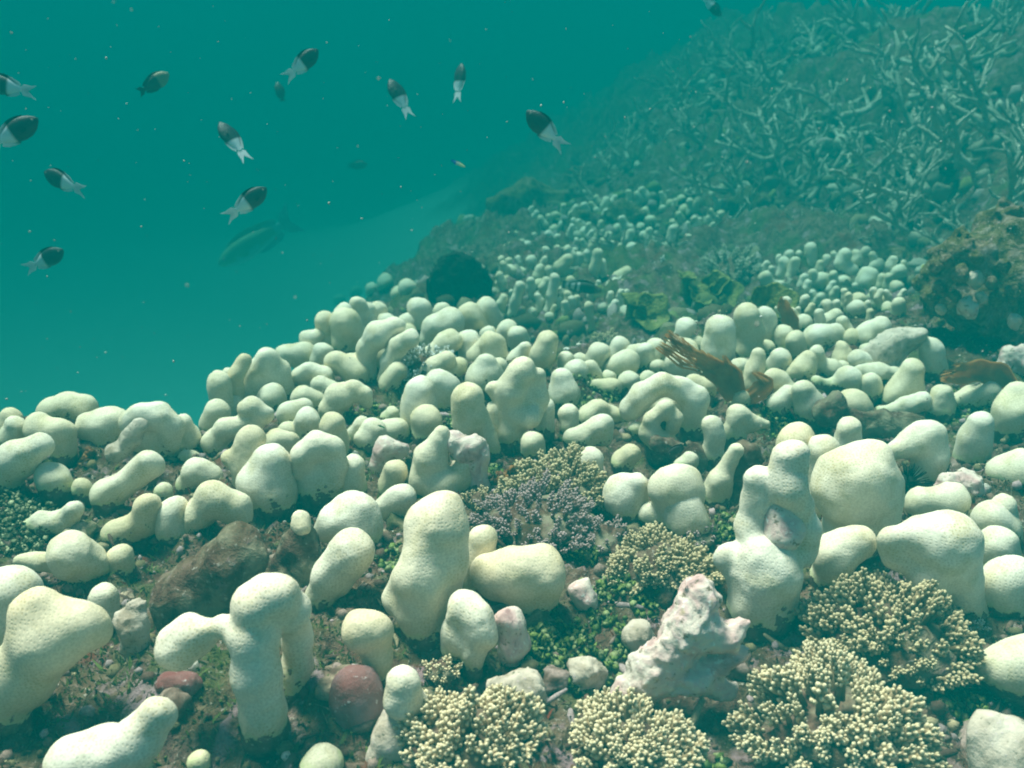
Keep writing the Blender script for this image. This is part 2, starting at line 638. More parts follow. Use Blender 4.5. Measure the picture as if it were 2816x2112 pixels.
def sdf_mesh(segs, blend, vox, warp=.10, lump=None, seed=0):
    """segs: list of (p0, r0, p1, r1)"""
    rmax = max(max(s[1], s[3]) for s in segs)
    rmean = float(np.mean([s[1] for s in segs] + [s[3] for s in segs]))
    pts = np.array([s[0] for s in segs] + [s[2] for s in segs])
    rr = np.array([s[1] for s in segs] + [s[3] for s in segs])
    lo = (pts - rr[:, None]).min(0) - rmax * .35 - 2 * vox
    hi = (pts + rr[:, None]).max(0) + rmax * .35 + 2 * vox
    n = np.ceil((hi - lo) / vox).astype(int) + 1
    g = [lo[a] + np.arange(n[a]) * vox for a in range(3)]
    X, Y, Z = np.meshgrid(*g, indexing='ij')
    X, Y, Z = (q.astype(np.float32) for q in (X, Y, Z))
    rs = np.random.default_rng(seed + 17)
    if warp:
        ph = rs.uniform(0, 6.28, 18)
        P0, P1, P2 = X.copy(), Y.copy(), Z.copy()
        for (wl, am, o) in ((3.6, warp, 0), (1.6, warp * .14, 9)):
            k = 6.283 / (wl * rmean)
            a = am * rmean
            X = X + a * np.sin(k * P1 + ph[o]) * np.cos(k * .7 * P2 + ph[o + 1])
            Y = Y + a * np.sin(k * P2 + ph[o + 2]) * np.cos(k * .8 * P0 + ph[o + 3])
            Z = Z + a * np.sin(k * P0 + ph[o + 4]) * np.cos(k * .75 * P1 + ph[o + 5])
    D = None
    for (a, ra, b, rb) in segs:
        ba = np.asarray(b) - np.asarray(a)
        L2 = float(ba @ ba)
        if L2 < 1e-10:
            d = np.sqrt((X - a[0]) ** 2 + (Y - a[1]) ** 2 + (Z - a[2]) ** 2) - max(ra, rb)
        else:
            t = np.clip(((X - a[0]) * ba[0] + (Y - a[1]) * ba[1] + (Z - a[2]) * ba[2]) / L2, 0, 1)
            d = np.sqrt((X - a[0] - t * ba[0]) ** 2 + (Y - a[1] - t * ba[1]) ** 2 + (Z - a[2] - t * ba[2]) ** 2) - (ra + (rb - ra) * t)
        if D is None:
            D = d
        else:
            h = np.maximum(blend - np.abs(D - d), 0) / blend
            D = np.minimum(D, d) - h * h * blend * .25
    if lump:
        am, sc, oc = lump
        D = D + am * fbm(X / sc, Y / sc, Z / sc, oc, seed + 5).astype(np.float32)
    return nets(D, lo, vox)


# ------------------------------------------------------------------ reef floor sheet
def relief(x, y):
    d = np.clip(np.hypot(x, y) / 1.6, .55, 5)
    rg = 1 - np.abs(fbm(x * 23, y * 23, 0, 3, 35))
    return (.018 * fbm(x * 10, y * 10, 0, 4, 21) + .016 * (rg - .62)) * d + .0075 * fbm(x * 62, y * 62, 0, 3, 31) - .006



def build_floor():
    nq, nr = 550, 720
    q = np.linspace(-1, 1, nq)
    s = 2.2 * (.22 * q + .78 * q ** 3)
    t = np.linspace(0, 1, nr)
    yy = -.5 + .62 * np.exp(t * math.log(75))
    Sx, Yy = np.meshgrid(s, yy)
    X = Sx * (Yy + .95)
    Y = Yy + .012 * vnoise(X * 30, Yy * 30, 0, 9)
    Z = ground(X, Y)
    dist = np.hypot(X, Y)
    rough = sstep(-1.2, -.7, Z)
    Z = Z + rough * relief(X, Y)
    Z = Z + rough * sstep(2.2, 3.5, dist) * .10 * fbm(X * 2.3, Y * 2.3, 0, 3, 41)
    Z = Z + (1 - rough) * .004 * fbm(X * 3, Y * 7, 0, 3, 51)
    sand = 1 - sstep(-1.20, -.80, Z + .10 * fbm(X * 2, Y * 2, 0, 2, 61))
    V = np.c_[X.ravel(), Y.ravel(), Z.ravel()]
    i = np.arange(nr - 1)[:, None] * nq + np.arange(nq - 1)[None, :]
    F = np.stack([i, i + 1, i + 1 + nq, i + nq], -1).reshape(-1, 4)
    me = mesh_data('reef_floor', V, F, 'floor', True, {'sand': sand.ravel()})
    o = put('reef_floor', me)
    o['kind'] = 'structure'


build_floor()

_seed = [100]
FAR = [False]
TAKEN = []     # where lobes already stand, as seen from the camera


def knob_segs(letter, chains, base=None, jit=.25, trunk=True):
    k = CROP[letter][2]
    if letter in 'ABCDEFGHR':
        gk = {'H': 1.14, 'R': 1.14, 'D': 1.12, 'A': 1.04, 'B': 1.04, 'C': 1.05}.get(letter, 1.18)
        chains = [[(n[0], n[1], n[2] * gk, *n[3:]) for n in c] for c in chains]
    _seed[0] += 1
    for c in chains:
        for n in c:
            TAKEN.append((*src(letter, n[0], n[1]), n[2] * k))
    rj = random.Random(_seed[0])
    nodes = [n for c in chains for n in c]
    low = max(nodes, key=lambda n: n[1] + n[2])
    if base is None:
        bx, by = src(letter, low[0], low[1] + low[2] * .95)
        P, Z = hit(bx, by)
        y0 = P[1] + .8 * low[2] * k * Z / FP
    else:
        bx, by = src(letter, *base)
        P, Z = hit(bx, by)
        y0 = P[1]
    if letter in 'DE' and not FAR[0]:
        # lobes on the brink stand on the plateau, not down the drop off
        sl = ray(bx, by)[0] / ray(bx, by)[1]
        yy = np.linspace(.5, max(y0, .6), 240)
        ok = edge_sd(sl * yy, yy) < .035
        if ok.any():
            y0 = min(y0, float(yy[ok].max()))
    segs, done, lowp = [], {}, None
    for c in chains:
        prev = None
        for n in c:
            key = n[:3]
            if key not in done:
                dd = (n[3] if len(n) > 3 else rj.uniform(-jit, jit) * n[2]) * k * Z / FP
                p, z = at_y(*src(letter, n[0], n[1]), y0 + dd)
                done[key] = (p, n[2] * k * z / FP)
            cur = done[key]
            if prev is not None:
                segs.append((prev[0], prev[1], cur[0], cur[1]))
            elif len(c) == 1:
                segs.append((cur[0], cur[1], cur[0] + np.array([0, 0, 1e-4]), cur[1]))
            prev = cur
    lp, lr = done[low[:3]]
    gz = float(ground(lp[0], lp[1]))
    if trunk:
        segs.append((lp, lr * .97, np.array([lp[0], lp[1] + .15 * lr, min(gz - .01, lp[2] - lr * .3)]), lr * 1.05))
    rad = float(np.mean([q[1] for q in done.values()]))
    loc = np.array([lp[0], lp[1], gz])
    return segs, rad, loc, lr


def knob_mesh(letter, chains, base=None, mat='live', thr=.35, jit=.25, trunk=True, warp=.10, lump=None, res=6.5, blend=.55, name='lobed_coral'):
    segs, rad, loc, lr = knob_segs(letter, chains, base, jit, trunk)
    if lump and mat != 'live':
        res = max(res, 11)
    if letter in 'HR':
        res = 4.6
    rmin = min(min(s[1], s[3]) for s in segs)
    vox = max(rad / res, rmin / 4.5, .0022)
    V, F = sdf_mesh(segs, blend * rad, vox, warp, (lump[0] * rad, lump[1] * rad, lump[2]) if lump else None, _seed[0])
    if mat == 'live':
        tmp = mesh_data('shape', V, F, mat)
        nv = np.empty(len(V) * 3, np.float32)
        tmp.vertex_normals.foreach_get('vector', nv)
        bpy.data.meshes.remove(tmp)
        q = V / rad
        V = V + nv.reshape(-1, 3) * (rad * (.085 * vnoise(q[:, 0] * .95, q[:, 1] * .95, q[:, 2] * .95, 61) + .028 * fbm(q[:, 0] * 2.6, q[:, 1] * 2.6, q[:, 2] * 2.6, 2, 71)))[:, None]
    live = V[:, 2] - ground(V[:, 0], V[:, 1]) - thr * lr
    me = mesh_data(name, V - loc, F, mat, True, {'live': live})
    return me, loc


def K(label, letter, chains, base=None, mat='live', name='lobed_coral', cat='coral', group=None, **kw):
    me, loc = knob_mesh(letter, chains, base, mat, name=name, **kw)
    o = put(name, me, None, loc)
    tag(o, label, cat, group)
    return o


def stub(parent, letter, chains, part, mat, base=None, **kw):
    """a part of a thing, built from its own limbs"""
    me, loc = knob_mesh(letter, chains, base, mat, name=part, **kw)
    pl = np.array(parent.location)
    return put(part, me, parent, loc - pl)


def colony(label, letter, knobs, name='coral_colony', cat='coral', part='knob', mat='live', thr=.3, fill=None, far=False, **kw):
    FAR[0] = far
    built = []
    for ch in knobs:
        if isinstance(ch[0], str):
            built.append(knob_mesh(ch[0], ch[1], None, mat, thr=thr, name=part, **kw))
            continue
        ch = [ch] if isinstance(ch[0][0], (int, float)) else ch
        built.append(knob_mesh(letter, ch, None, mat, thr=thr, name=part, **kw))
    if fill:
        x0, x1, y0, y1, r0, r1, n = fill
        k = CROP[letter][2]
        rf = random.Random(len(built) + int(x0))
        got = 0
        for _ in range(n * 14):
            x, y, rr = rf.uniform(x0, x1), rf.uniform(y0, y1), rf.uniform(r0, r1)
            sx, sy = src(letter, x, y)
            if hit(sx, sy)[0][1] > 4.6 or edge_sd(*hit(sx, sy)[0][:2]) > .04 and not far:
                continue
            if any((sx - a) ** 2 + (sy - b) ** 2 < (.85 * c_ + .55 * rr * k) ** 2 for a, b, c_ in TAKEN):
                continue
            if far:
                rr *= .82
                b_ = rf.uniform(-1.2, 1.2) * rr
                ch = [(x, y, rr), (x + b_, y + rr * 1.7, rr * rf.uniform(.85, 1.1)), (x + b_ * .6, y + rr * rf.uniform(2.6, 4.6), rr)]
            else:
                b_ = rf.choice((-1, 1)) * rr
                ch = [(x, y, rr), (x + b_ * rf.uniform(.5, 1.2), y + rr * rf.uniform(.0, .6), rr * rf.uniform(.75, 1)), (x + b_ * rf.uniform(.9, 1.9), y + rr * rf.uniform(.6, 1.6), rr * rf.uniform(.8, 1.1))]
            built.append(knob_mesh(letter, [ch], None, mat, thr=thr, name=part, **kw))
            got += 1
            if got >= n:
                break
    c = np.mean([b[1] for b in built], 0)
    c[2] = float(ground(c[0], c[1]))
    FAR[0] = False
    root = thing(name, c)
    tag(root, label, cat)
    for me, loc in built:
        put(part, me, root, loc - c)
    return root


# ------------------------------------------------------------------ foreground lobed corals, bottom left
K('seven shaped cream coral with its stalk hanging forward, bottom left foreground', 'A',
  [[(1700, 1285, 142, -10), (1655, 1050, 152, -20), (1640, 800, 142, 10), (1665, 620, 142, 40), (1770, 545, 150, 90), (1890, 650, 112, 190), (1930, 820, 92, 280), (1915, 1000, 95, 320), (1885, 1160, 90, 330)],
   [(1640, 800, 142, 10), (1440, 735, 62, 60), (1250, 790, 120, 80), (1140, 880, 140, 80)]], base=(1750, 1400), thr=.25, blend=.35)
K('Y shaped cream coral with two rounded heads at the left edge, bottom left', 'A',
  [[(215, 645, 145), (320, 800, 200, -20), (150, 1060, 180, -60), (-20, 1230, 170, -80)], [(320, 800, 200, -20), (540, 760, 160)]])
K('large smooth cream coral lobe cut by the left edge, behind the Y shaped coral', 'A', [[(50, 520, 205), (-20, 760, 230)]])
K('small cream coral knob right behind the Y shaped coral', 'A', [[(680, 570, 98), (675, 700, 88)]])
K('cream coral with a raised thumb lobe cut by the bottom edge, lower left', 'A',
  [[(1010, 1335, 122, 60), (880, 1500, 140, 20), (700, 1610, 190), (500, 1640, 185)], [(700, 1610, 190), (800, 1760, 180)]])
K('yellow tipped coral knob cut by the bottom edge below the seven shaped coral', 'A', [[(2090, 1660, 128)]])
K('tiny greenish coral nub at the bottom edge left of the yellow tipped knob', 'A', [[(1290, 1625, 70)]])
K('broad cream coral lobe with ragged brown lower edge, left side', 'A', [[(480, 285, 160), (570, 330, 120)], [(560, 330, 120), (520, 440, 60)]], thr=.9)
K('small upright egg shaped coral knob beside the ragged broad lobe', 'A', [[(785, 295, 88), (770, 350, 80)]])
K('thin flat coral slab broken open over brown rock, left side', 'A', [[(140, 315, 50), (290, 320, 58), (410, 350, 62), (440, 420, 40)]], thr=1.2)
o = K('small yellow coral tip on a dark turf covered cone, left of center', 'A', [[(1950, 55, 62), (1948, 90, 66)]], base=(1950, 400), trunk=False, thr=-5)
stub(o, 'A', [[(1950, 130, 72), (1945, 240, 120), (1940, 380, 160)]], 'dead_base', 'turf', base=(1950, 400), warp=.15, lump=(.12, .5, 3))
K('brown turf covered dead coral boulder behind the seven shaped coral', 'A',
  [[(1520, 290, 180), (1420, 430, 200), (1240, 540, 200), (1110, 600, 130)]], mat='turf', name='dead_coral', warp=.16, lump=(.10, .55, 4))
K('lumpy tan and pink dead coral stub right of the small knob, lower left', 'A', [[(850, 720, 95), (870, 860, 85)], [(880, 620, 60), (850, 720, 95)]], mat='grey', name='dead_coral', warp=.2, lump=(.16, .6, 4))
K('dull pink dead coral ledge under the left arm of the seven shaped coral', 'A', [[(1080, 1100, 70), (1230, 1110, 70)]], mat='maroon', name='dead_coral', warp=.2, lump=(.12, .6, 3))

# ------------------------------------------------------------------ center foreground
K('tall cream coral with a long oval front lobe, center foreground', 'B',
  [[(520, 290, 138, -70), (505, 420, 160, -90), (535, 590, 150, -80)],
   [(615, 110, 205, 40), (640, 300, 165, 30), (620, 560, 140, 30)], [(660, -45, 105, 110), (630, 60, 150, 80)],
   [(345, 560, 88, 10), (440, 450, 100, 20), (560, 300, 130, 20)]], base=(560, 740), thr=.2)
K('small round coral lobe leaning right behind the tall center coral', 'B', [[(905, 175, 92), (870, 330, 105), (850, 430, 110)]])
K('broad potato shaped coral with speckled face, center foreground', 'B',
  [[(995, 415, 148), (1130, 395, 150), (1290, 390, 145)], [(1290, 390, 145), (1290, 540, 115)], [(1130, 395, 150), (1230, 590, 90)]], thr=.15)
o = K('pair of narrow coral lobes, front one hooked and half dead, below the potato shaped coral', 'B',
      [[(800, 625, 118, 40), (765, 790, 108, 40), (725, 890, 80, 40)], [(885, 690, 100, -40), (905, 790, 92, -60), (850, 920, 62, -60)]], thr=.2)
K('bare pink dead coral stub beside the hooked coral lobe', 'B', [[(1090, 720, 105), (1110, 850, 92), (1090, 900, 80)]], mat='pink', name='dead_coral', warp=.14, lump=(.10, .7, 3))
K('smooth blunt coral lobe left of the tall center coral', 'B', [[(120, 770, 125), (200, 770, 118), (235, 950, 82), (255, 1060, 60)]], thr=.5)
K('purple maroon crusted ball below the smooth blunt lobe, bottom center', 'B', [[(110, 1150, 150), (100, 1230, 165)]], mat='maroon', name='crusted_ball', cat='rock', warp=.12, lump=(.06, .6, 3))
o = K('short yellow coral knob on a pale grey rock column, bottom center', 'B', [[(395, 1115, 112), (400, 1215, 118), (500, 1230, 62)]], base=(400, 1480), trunk=False, thr=-5)
stub(o, 'B', [[(410, 1320, 120), (360, 1450, 150), (300, 1640, 170)]], 'rock_column', 'grey', base=(400, 1480), warp=.15, lump=(.14, .6, 4))
K('pointed cream coral lobe facing left, left of the tall center coral', 'V', [[(762, 1118, 54), (722, 1128, 38), (697, 1146, 22)], [(762, 1118, 54), (775, 1150, 45)]])
K('two stacked coral lobes with a dark hole between them, left of the tall center coral', 'V', [[(762, 1190, 50), (716, 1246, 42), (692, 1288, 30)]], thr=.2)
o = K('knobbly bare pink white dead coral rock, lower right of center', 'V',
      [[(1512, 1292, 46, 30), (1488, 1362, 56, 10), (1410, 1456, 46, -10), (1345, 1508, 32, -10)], [(1488, 1362, 56, 10), (1575, 1372, 26), (1606, 1352, 14)],
       [(1540, 1440, 30), (1602, 1412, 18)], [(1410, 1456, 46, -10), (1500, 1462, 34), (1570, 1490, 20)]], mat='pink', name='dead_coral', warp=.18, lump=(.22, .55, 5), thr=.3, res=16)
K('pale rounded rock cut by the bottom right corner', 'C', [[(1950, 1420, 110), (2080, 1560, 200), (2200, 1640, 240)]], mat='grey', name='rock', cat='rock', warp=.14, lump=(.08, .6, 4))
K('small mint green crusted rock among green algae, center right', 'B', [[(1910, 790, 95), (1940, 850, 80)]], mat='grey', name='rock', cat='rock', warp=.15, lump=(.10, .6, 3))
K('small white pink rubble stone right of the potato shaped coral', 'B', [[(1540, 500, 70), (1570, 560, 70)]], mat='pink', name='rock', cat='rock', warp=.2, lump=(.18, .6, 3))
K('pale lumpy rubble stone in green algae, bottom center', 'B', [[(1560, 1030, 90), (1640, 1050, 70)]], mat='grey', name='rock', cat='rock', warp=.2, lump=(.22, .5, 3))
K('grey lilac lumpy rubble stone left of the bottom center bush', 'B', [[(1050, 1130, 90), (1230, 1150, 90)]], mat='grey', name='rock', cat='rock', warp=.2, lump=(.22, .5, 4))

# ------------------------------------------------------------------ right foreground
o = K('tall coral with a long oval bulb below a pink bare patch, right foreground', 'G',
      [[(700, 1165, 102, 10), (690, 1350, 108, -10), (740, 1470, 80, 10), (790, 1620, 72, 20), (780, 1780, 90, 30)],
       [(545, 1815, 150, -70), (545, 1900, 190, -80)], [(315, 1815, 88, 0), (400, 1900, 100, 0)], [(450, 1690, 60, -10), (540, 1780, 80, -20)],
       [(500, 1330, 82, 60), (490, 1440, 84, 60), (450, 1620, 90, 60), (500, 1800, 100, 60)]], base=(560, 2120), thr=.2, blend=.4)
stub(o, 'G', [[(640, 1545, 90, -30), (650, 1650, 110, -40)], [(640, 1660, 105, -40), (600, 1730, 80, -40)]], 'bare_patch', 'pink', base=(560, 2120), trunk=False, warp=.1, lump=(.08, .6, 3))
K('smooth rounded coral lobe right behind the tall right coral', 'G', [[(735, 1075, 108), (790, 1200, 100), (800, 1330, 90)]], base=(780, 1520))
K('tan coral lobe squeezed between the tall right coral and the big heart shaped coral', 'G', [[(910, 1140, 95), (960, 1300, 110), (900, 1440, 100)]], base=(930, 1560))
K('slender two part coral finger behind the heart shaped coral', 'G', [[(1078, 985, 72), (1065, 1080, 70), (1070, 1170, 85)]], base=(1070, 1400))
K('big heart shaped cream coral lobe, right foreground', 'G',
  [[(1225, 1200, 108, 20), (1110, 1320, 200, -30), (1060, 1390, 190, -40)], [(1225, 1200, 108, 20), (1250, 1330, 120, 10), (1220, 1440, 150, -10)],
   [(1365, 1330, 62, 50), (1340, 1440, 80, 50)], [(1130, 1620, 185, 20), (1230, 1560, 150, 20)]], base=(1140, 1740), thr=.1, blend=.4)
K('tilted oval coral lobe with a small dark slit, right foreground', 'C', [[(985, 265, 130, -20), (1140, 195, 112, 0)], [(930, 420, 90, 20), (985, 330, 120)]], thr=.2)
K('large shield shaped coral lobe behind the right bush', 'C',
  [[(1540, 175, 140), (1730, 190, 170), (1610, 400, 150)], [(1730, 190, 170), (1830, 560, 110, 30), (1880, 640, 85, 20)], [(1350, 180, 85, 60), (1400, 300, 100, 60)]], thr=.1)
K('small pale coral knob half hidden behind the right bush', 'C', [[(1650, 715, 75), (1700, 770, 75)]])
K('stacked round coral lobe at the right edge, upper of two', 'C', [[(2040, 215, 125), (2050, 300, 120)]])
K('stacked round coral lobe at the right edge, lower of two', 'C', [[(2090, 440, 155), (2110, 570, 140)]])
K('plump coral lobe above the stacked lobes near the right edge', 'G', [[(2010, 1580, 115), (2060, 1640, 110)]])
K('small coral knob behind the plump lobe near the right edge', 'G', [[(2080, 1490, 72), (2090, 1570, 70)]], base=(2080, 1690))
K('wide yellow coral lobe cut by the right edge near the bottom', 'C', [[(2110, 1020, 165), (2250, 1030, 200)]])
K('low flat yellow coral lobe behind the shield shaped coral', 'G', [[(1560, 1470, 92), (1730, 1450, 92), (1700, 1530, 80)]])
K('small white coral bump left of the low flat yellow lobe', 'G', [[(1505, 1330, 50)]])
K('pink and white rubble heap between corals near the right edge', 'G', [[(1720, 1330, 55), (1830, 1350, 75), (1930, 1400, 45)], [(1850, 1440, 60)]], mat='pink', name='rock', cat='rock', warp=.2, lump=(.22, .5, 4))
K('triangular coral lobe with an overhanging left corner, right side', 'G', [[(1590, 1030, 78), (1500, 1080, 78), (1390, 1120, 60)], [(1590, 1030, 78), (1620, 1160, 74), (1590, 1270, 78)]], blend=.8)
K('upright thumb shaped coral near the right edge', 'G', [[(1935, 955, 76), (1895, 1060, 86), (1880, 1140, 82)]], thr=.3)
K('wide coral lobe with ragged base cut by the right edge', 'G', [[(2080, 1260, 92), (2190, 1260, 110)]], thr=.4)
K('tall coral lobe cut by the right edge beside the red brown seaweed', 'G', [[(2190, 770, 82), (2150, 880, 105), (2120, 950, 90)]])
K('long low coral lobe with a dark slit below the red brown seaweed', 'G', [[(1975, 755, 72), (1870, 790, 66), (1800, 810, 50)]], thr=.5)
K('small coral cone left of the long low lobe, right side', 'G', [[(1680, 760, 58), (1680, 850, 72)]], thr=.5)
K('tall ridged coral lobe standing left of the red brown seaweed', 'G', [[(1495, 605, 66), (1450, 720, 88), (1390, 790, 74)]], thr=.3)
K('flat tongue shaped coral lobe over dark rock, right side', 'G', [[(1545, 810, 58), (1450, 840, 46), (1300, 880, 34)]], thr=.7)
K('cream coral finger leaning on the dark boulder foot, right side', 'G', [[(1620, 475, 70), (1622, 590, 72)]])
K('round coral ball between rocky ledges, right side', 'G', [[(1105, 850, 93)]])
K('small coral nub with a hole behind the round ball', 'G', [[(1215, 690, 58), (1215, 740, 56)]])
K('wedge shaped coral lobe with green lower edge, right of center', 'G', [[(790, 735, 62), (830, 850, 84), (870, 880, 70)]], thr=.4)
K('flat knobby coral slab with a dead front, right side', 'G', [[(870, 680, 36), (960, 712, 32), (1080, 665, 70), (1110, 710, 46)]], thr=.8)
K('pale flat coral slab behind the knobby slab, right side', 'G', [[(1160, 625, 52), (1280, 620, 50), (1370, 640, 44)]])
K('turf covered rocky ledge under the round ball coral', 'G', [[(1000, 820, 60), (960, 880, 80), (1120, 960, 70), (1300, 960, 70), (1480, 960, 70)]], mat='turf', name='dead_coral', warp=.2, lump=(.2, .6, 4))

# ------------------------------------------------------------------ middle of the reef, right of center
K('chunky triangular coral knob with a dimple, center right', 'F', [[(1062, 1010, 62), (985, 1080, 108), (1010, 1150, 108)]])
K('large tan coral dome behind a smaller dome, center right', 'F', [[(1305, 1035, 125), (1350, 1060, 125)], [(1305, 1035, 125), (1330, 1140, 110)]], base=(1330, 1280))
K('smaller smooth coral dome in front of the large tan dome', 'F', [[(1375, 1155, 100), (1385, 1240, 112)]])
K('low tan coral bulge left of the two domes, center right', 'F', [[(1150, 1215, 70), (1190, 1230, 70)]])
K('upright coral knob with two small holes above the center bush', 'F', [[(762, 862, 78), (780, 980, 66)]])
K('small tilted egg shaped coral knob, center right', 'F', [[(1025, 820, 58), (965, 872, 56)]])
K('bean shaped coral lobe lying across, center right', 'F', [[(825, 645, 66), (740, 700, 62), (655, 720, 50)], [(825, 645, 66), (850, 720, 50)]])
K('humped coral lobe with a small side nub behind the bean shaped lobe', 'F', [[(815, 535, 56), (750, 575, 58)], [(815, 535, 56), (900, 570, 48), (950, 580, 30)]])
K('S shaped coral with a round cup on top, center right', 'F', [[(1160, 600, 46), (1240, 530, 48), (1312, 590, 40), (1300, 660, 38)], [(1160, 600, 46), (1150, 690, 60), (1200, 745, 66), (1270, 740, 45)]], blend=.35)
K('big arched coral with a dark hollow under it, center right', 'F',
  [[(1030, 520, 72), (1100, 440, 72), (1230, 370, 62), (1340, 390, 62), (1440, 470, 74), (1430, 560, 68)], [(1180, 500, 70, 140), (1320, 490, 70, 140)]], base=(1240, 660), blend=.35)
K('rounded coral lobe right behind the big arched coral', 'F', [[(1430, 365, 54), (1510, 400, 54)]])
K('tiny round coral nub left of the S shaped coral', 'F', [[(1060, 662, 38)]])
K('double coral column rising from a narrow base, center right', 'F', [[(1545, 640, 62), (1570, 720, 52), (1550, 820, 58)]])
K('wedge shaped coral with a dead pink beak pointing right', 'F', [[(1720, 575, 62), (1690, 680, 66)], [(1720, 575, 62), (1800, 615, 46), (1890, 630, 24)]], thr=.4)
o = K('leaning coral lobe half overgrown with lilac turf, right of center', 'F', [[(1590, 1070, 82), (1600, 1000, 74)], [(1640, 920, 55), (1720, 800, 50)]], thr=.2)
stub(o, 'F', [[(1790, 830, 85), (1740, 950, 95), (1680, 1060, 80)]], 'dead_side', 'turf', warp=.2, lump=(.2, .6, 4))
K('small greenish coral lobe beside a dark fish, center right', 'F', [[(1400, 865, 54), (1340, 890, 34)]])
K('small pale coral pair beside bright green algae, right of center', 'F', [[(2030, 445, 58)], [(1975, 500, 58)]])
K('little coral cone at the foot of the brown seaweed', 'F', [[(1740, 465, 52), (1705, 490, 36)]])

K('tall ridged coral with a snout shaped lower bump, center', 'F',
  [[(310, 285, 82), (260, 400, 80), (230, 540, 80), (230, 650, 80)], [(425, 325, 48, 20), (395, 450, 80, 40), (330, 560, 90, 30)], [(140, 400, 44, 40), (220, 470, 70, 40)],
   [(370, 585, 66, -60), (300, 570, 70, -20)]], base=(300, 760), blend=.4)
K('slim speckled coral lobe right of the tall ridged coral', 'F', [[(475, 520, 52), (460, 640, 56)]])
K('small coral lobe at the foot of the tall ridged coral', 'F', [[(390, 745, 66), (390, 790, 60)]])
K('round faced coral lobe standing above a bare pink patch, center', 'E', [[(1855, 790, 92), (1850, 930, 92)], [(1930, 900, 50), (1985, 1060, 48), (2010, 1110, 40)]], base=(1880, 1150))
K('small round coral nub beside the round faced lobe', 'E', [[(2030, 865, 58), (2030, 930, 52)]], base=(2030, 1080))
o = K('U shaped coral with a thin neck on top, center', 'E', [[(1690, 1015, 44, 20), (1660, 1080, 48, 10), (1605, 1180, 90), (1590, 1300, 95), (1690, 1350, 95), (1800, 1330, 60), (1812, 1230, 52)]], thr=.2)
stub(o, 'E', [[(1760, 1080, 70, 40), (1860, 1120, 80, 60), (1920, 1190, 60, 40)]], 'bare_patch', 'pink', base=(1800, 1400), trunk=True, warp=.2, lump=(.15, .6, 3))
K('upright oval coral knob, left one of a pair in front of the white tipped bush', 'E', [[(1540, 735, 86), (1540, 850, 90), (1530, 930, 80)]])
K('broad round coral knob, right one of a pair in front of the white tipped bush', 'E', [[(1660, 685, 78), (1710, 720, 70), (1700, 800, 72)]])
K('round coral ball below the upright oval knob, center', 'E', [[(1585, 935, 90), (1580, 1010, 70)]])
K('low coral mound with a tiny green fish on it, center', 'E', [[(1240, 1015, 82), (1190, 1060, 55)]])
K('yellowish low coral lobe right of the mound with the green fish', 'E', [[(1390, 1000, 66), (1330, 990, 60)]])
K('small yellow coral cap on dead rock, center', 'E', [[(1362, 890, 44), (1330, 920, 36)]], thr=.9)
K('small coral knob with a brown hole left of the green fish mound', 'E', [[(1165, 965, 50), (1110, 1030, 42)]])
K('knobbly two part coral lobe above the dead pink stub, center', 'E', [[(1385, 1258, 68), (1345, 1365, 60)]])
K('dead pink stub with a flat broken top, center', 'E', [[(1320, 1110, 58), (1280, 1220, 48)], [(1320, 1110, 58), (1420, 1130, 50)]], mat='pink', name='dead_coral', warp=.15, lump=(.12, .6, 3))
K('saddle shaped coral lobe with a dark slit, left of the center', 'E', [[(1430, 1425, 70), (1290, 1510, 64)], [(1430, 1425, 70), (1400, 1540, 60)]])
K('speckled leaning coral lobe beside white rubble, left of the center', 'E', [[(1125, 1225, 62), (1095, 1340, 78)]])
K('big smooth egg shaped coral lobe with ragged brown skirt, left of center', 'E', [[(575, 1215, 110), (545, 1340, 140), (590, 1400, 110)]], thr=.25)
K('large cupped coral lobe with a shaded hollow face, left of center', 'E',
  [[(775, 1260, 48, -10), (790, 1150, 62, -10), (870, 1085, 68, -10), (960, 1120, 66, -10), (1005, 1230, 56, -10), (1000, 1330, 60, -10)], [(880, 1230, 90, 60), (890, 1360, 120, 50)]], blend=.6)
K('pale double coral lobe with a small round hole behind the egg shaped lobe', 'E', [[(450, 1060, 84), (430, 1170, 92)], [(320, 1180, 52), (400, 1200, 70)]], base=(420, 1390))
K('dark dotted coral lobe right of the pale double lobe', 'E', [[(975, 965, 72), (1010, 1050, 56)]], base=(1000, 1160))
K('smooth rounded coral shoulder right behind the egg shaped lobe', 'E', [[(620, 1065, 70), (690, 1080, 60)]], base=(650, 1180))

# left middle singles
K('hunched cream coral lobe left of the egg shaped lobe', 'D', [[(1275, 935, 78), (1360, 965, 72)], [(1275, 935, 78), (1215, 1020, 62)]])
K('double humped coral lobe over dark turf, left of center', 'D', [[(1375, 1110, 96), (1285, 1220, 90), (1235, 1310, 55)], [(1375, 1110, 96), (1530, 1175, 92), (1590, 1240, 50)]], thr=.7)
K('plain oval coral lobe between the L shaped and double humped corals', 'D', [[(1120, 1195, 92), (1110, 1310, 88)]])
K('L shaped coral lobe with a round head and a foot to the left', 'D', [[(945, 1150, 76), (930, 1270, 82), (770, 1340, 82)]])
K('tiny coral bump above the L shaped lobe', 'D', [[(1055, 1065, 48)]])
K('shaded greenish coral lobe with a small upper head, left side', 'D', [[(478, 1185, 58), (420, 1255, 70), (270, 1275, 66), (180, 1290, 44)]])
K('smooth coral ball resting in dark turf, left side', 'D', [[(350, 985, 93)]])
K('dim small coral knob right of the smooth ball, left side', 'D', [[(530, 1045, 54)]])
K('twin lobed greenish coral sloping down to the left', 'D', [[(975, 880, 78), (860, 970, 70), (780, 1030, 78), (690, 1085, 84)]])
K('small coral lobe at the reef edge below the water gap', 'D', [[(1200, 835, 44), (1250, 850, 40)]])

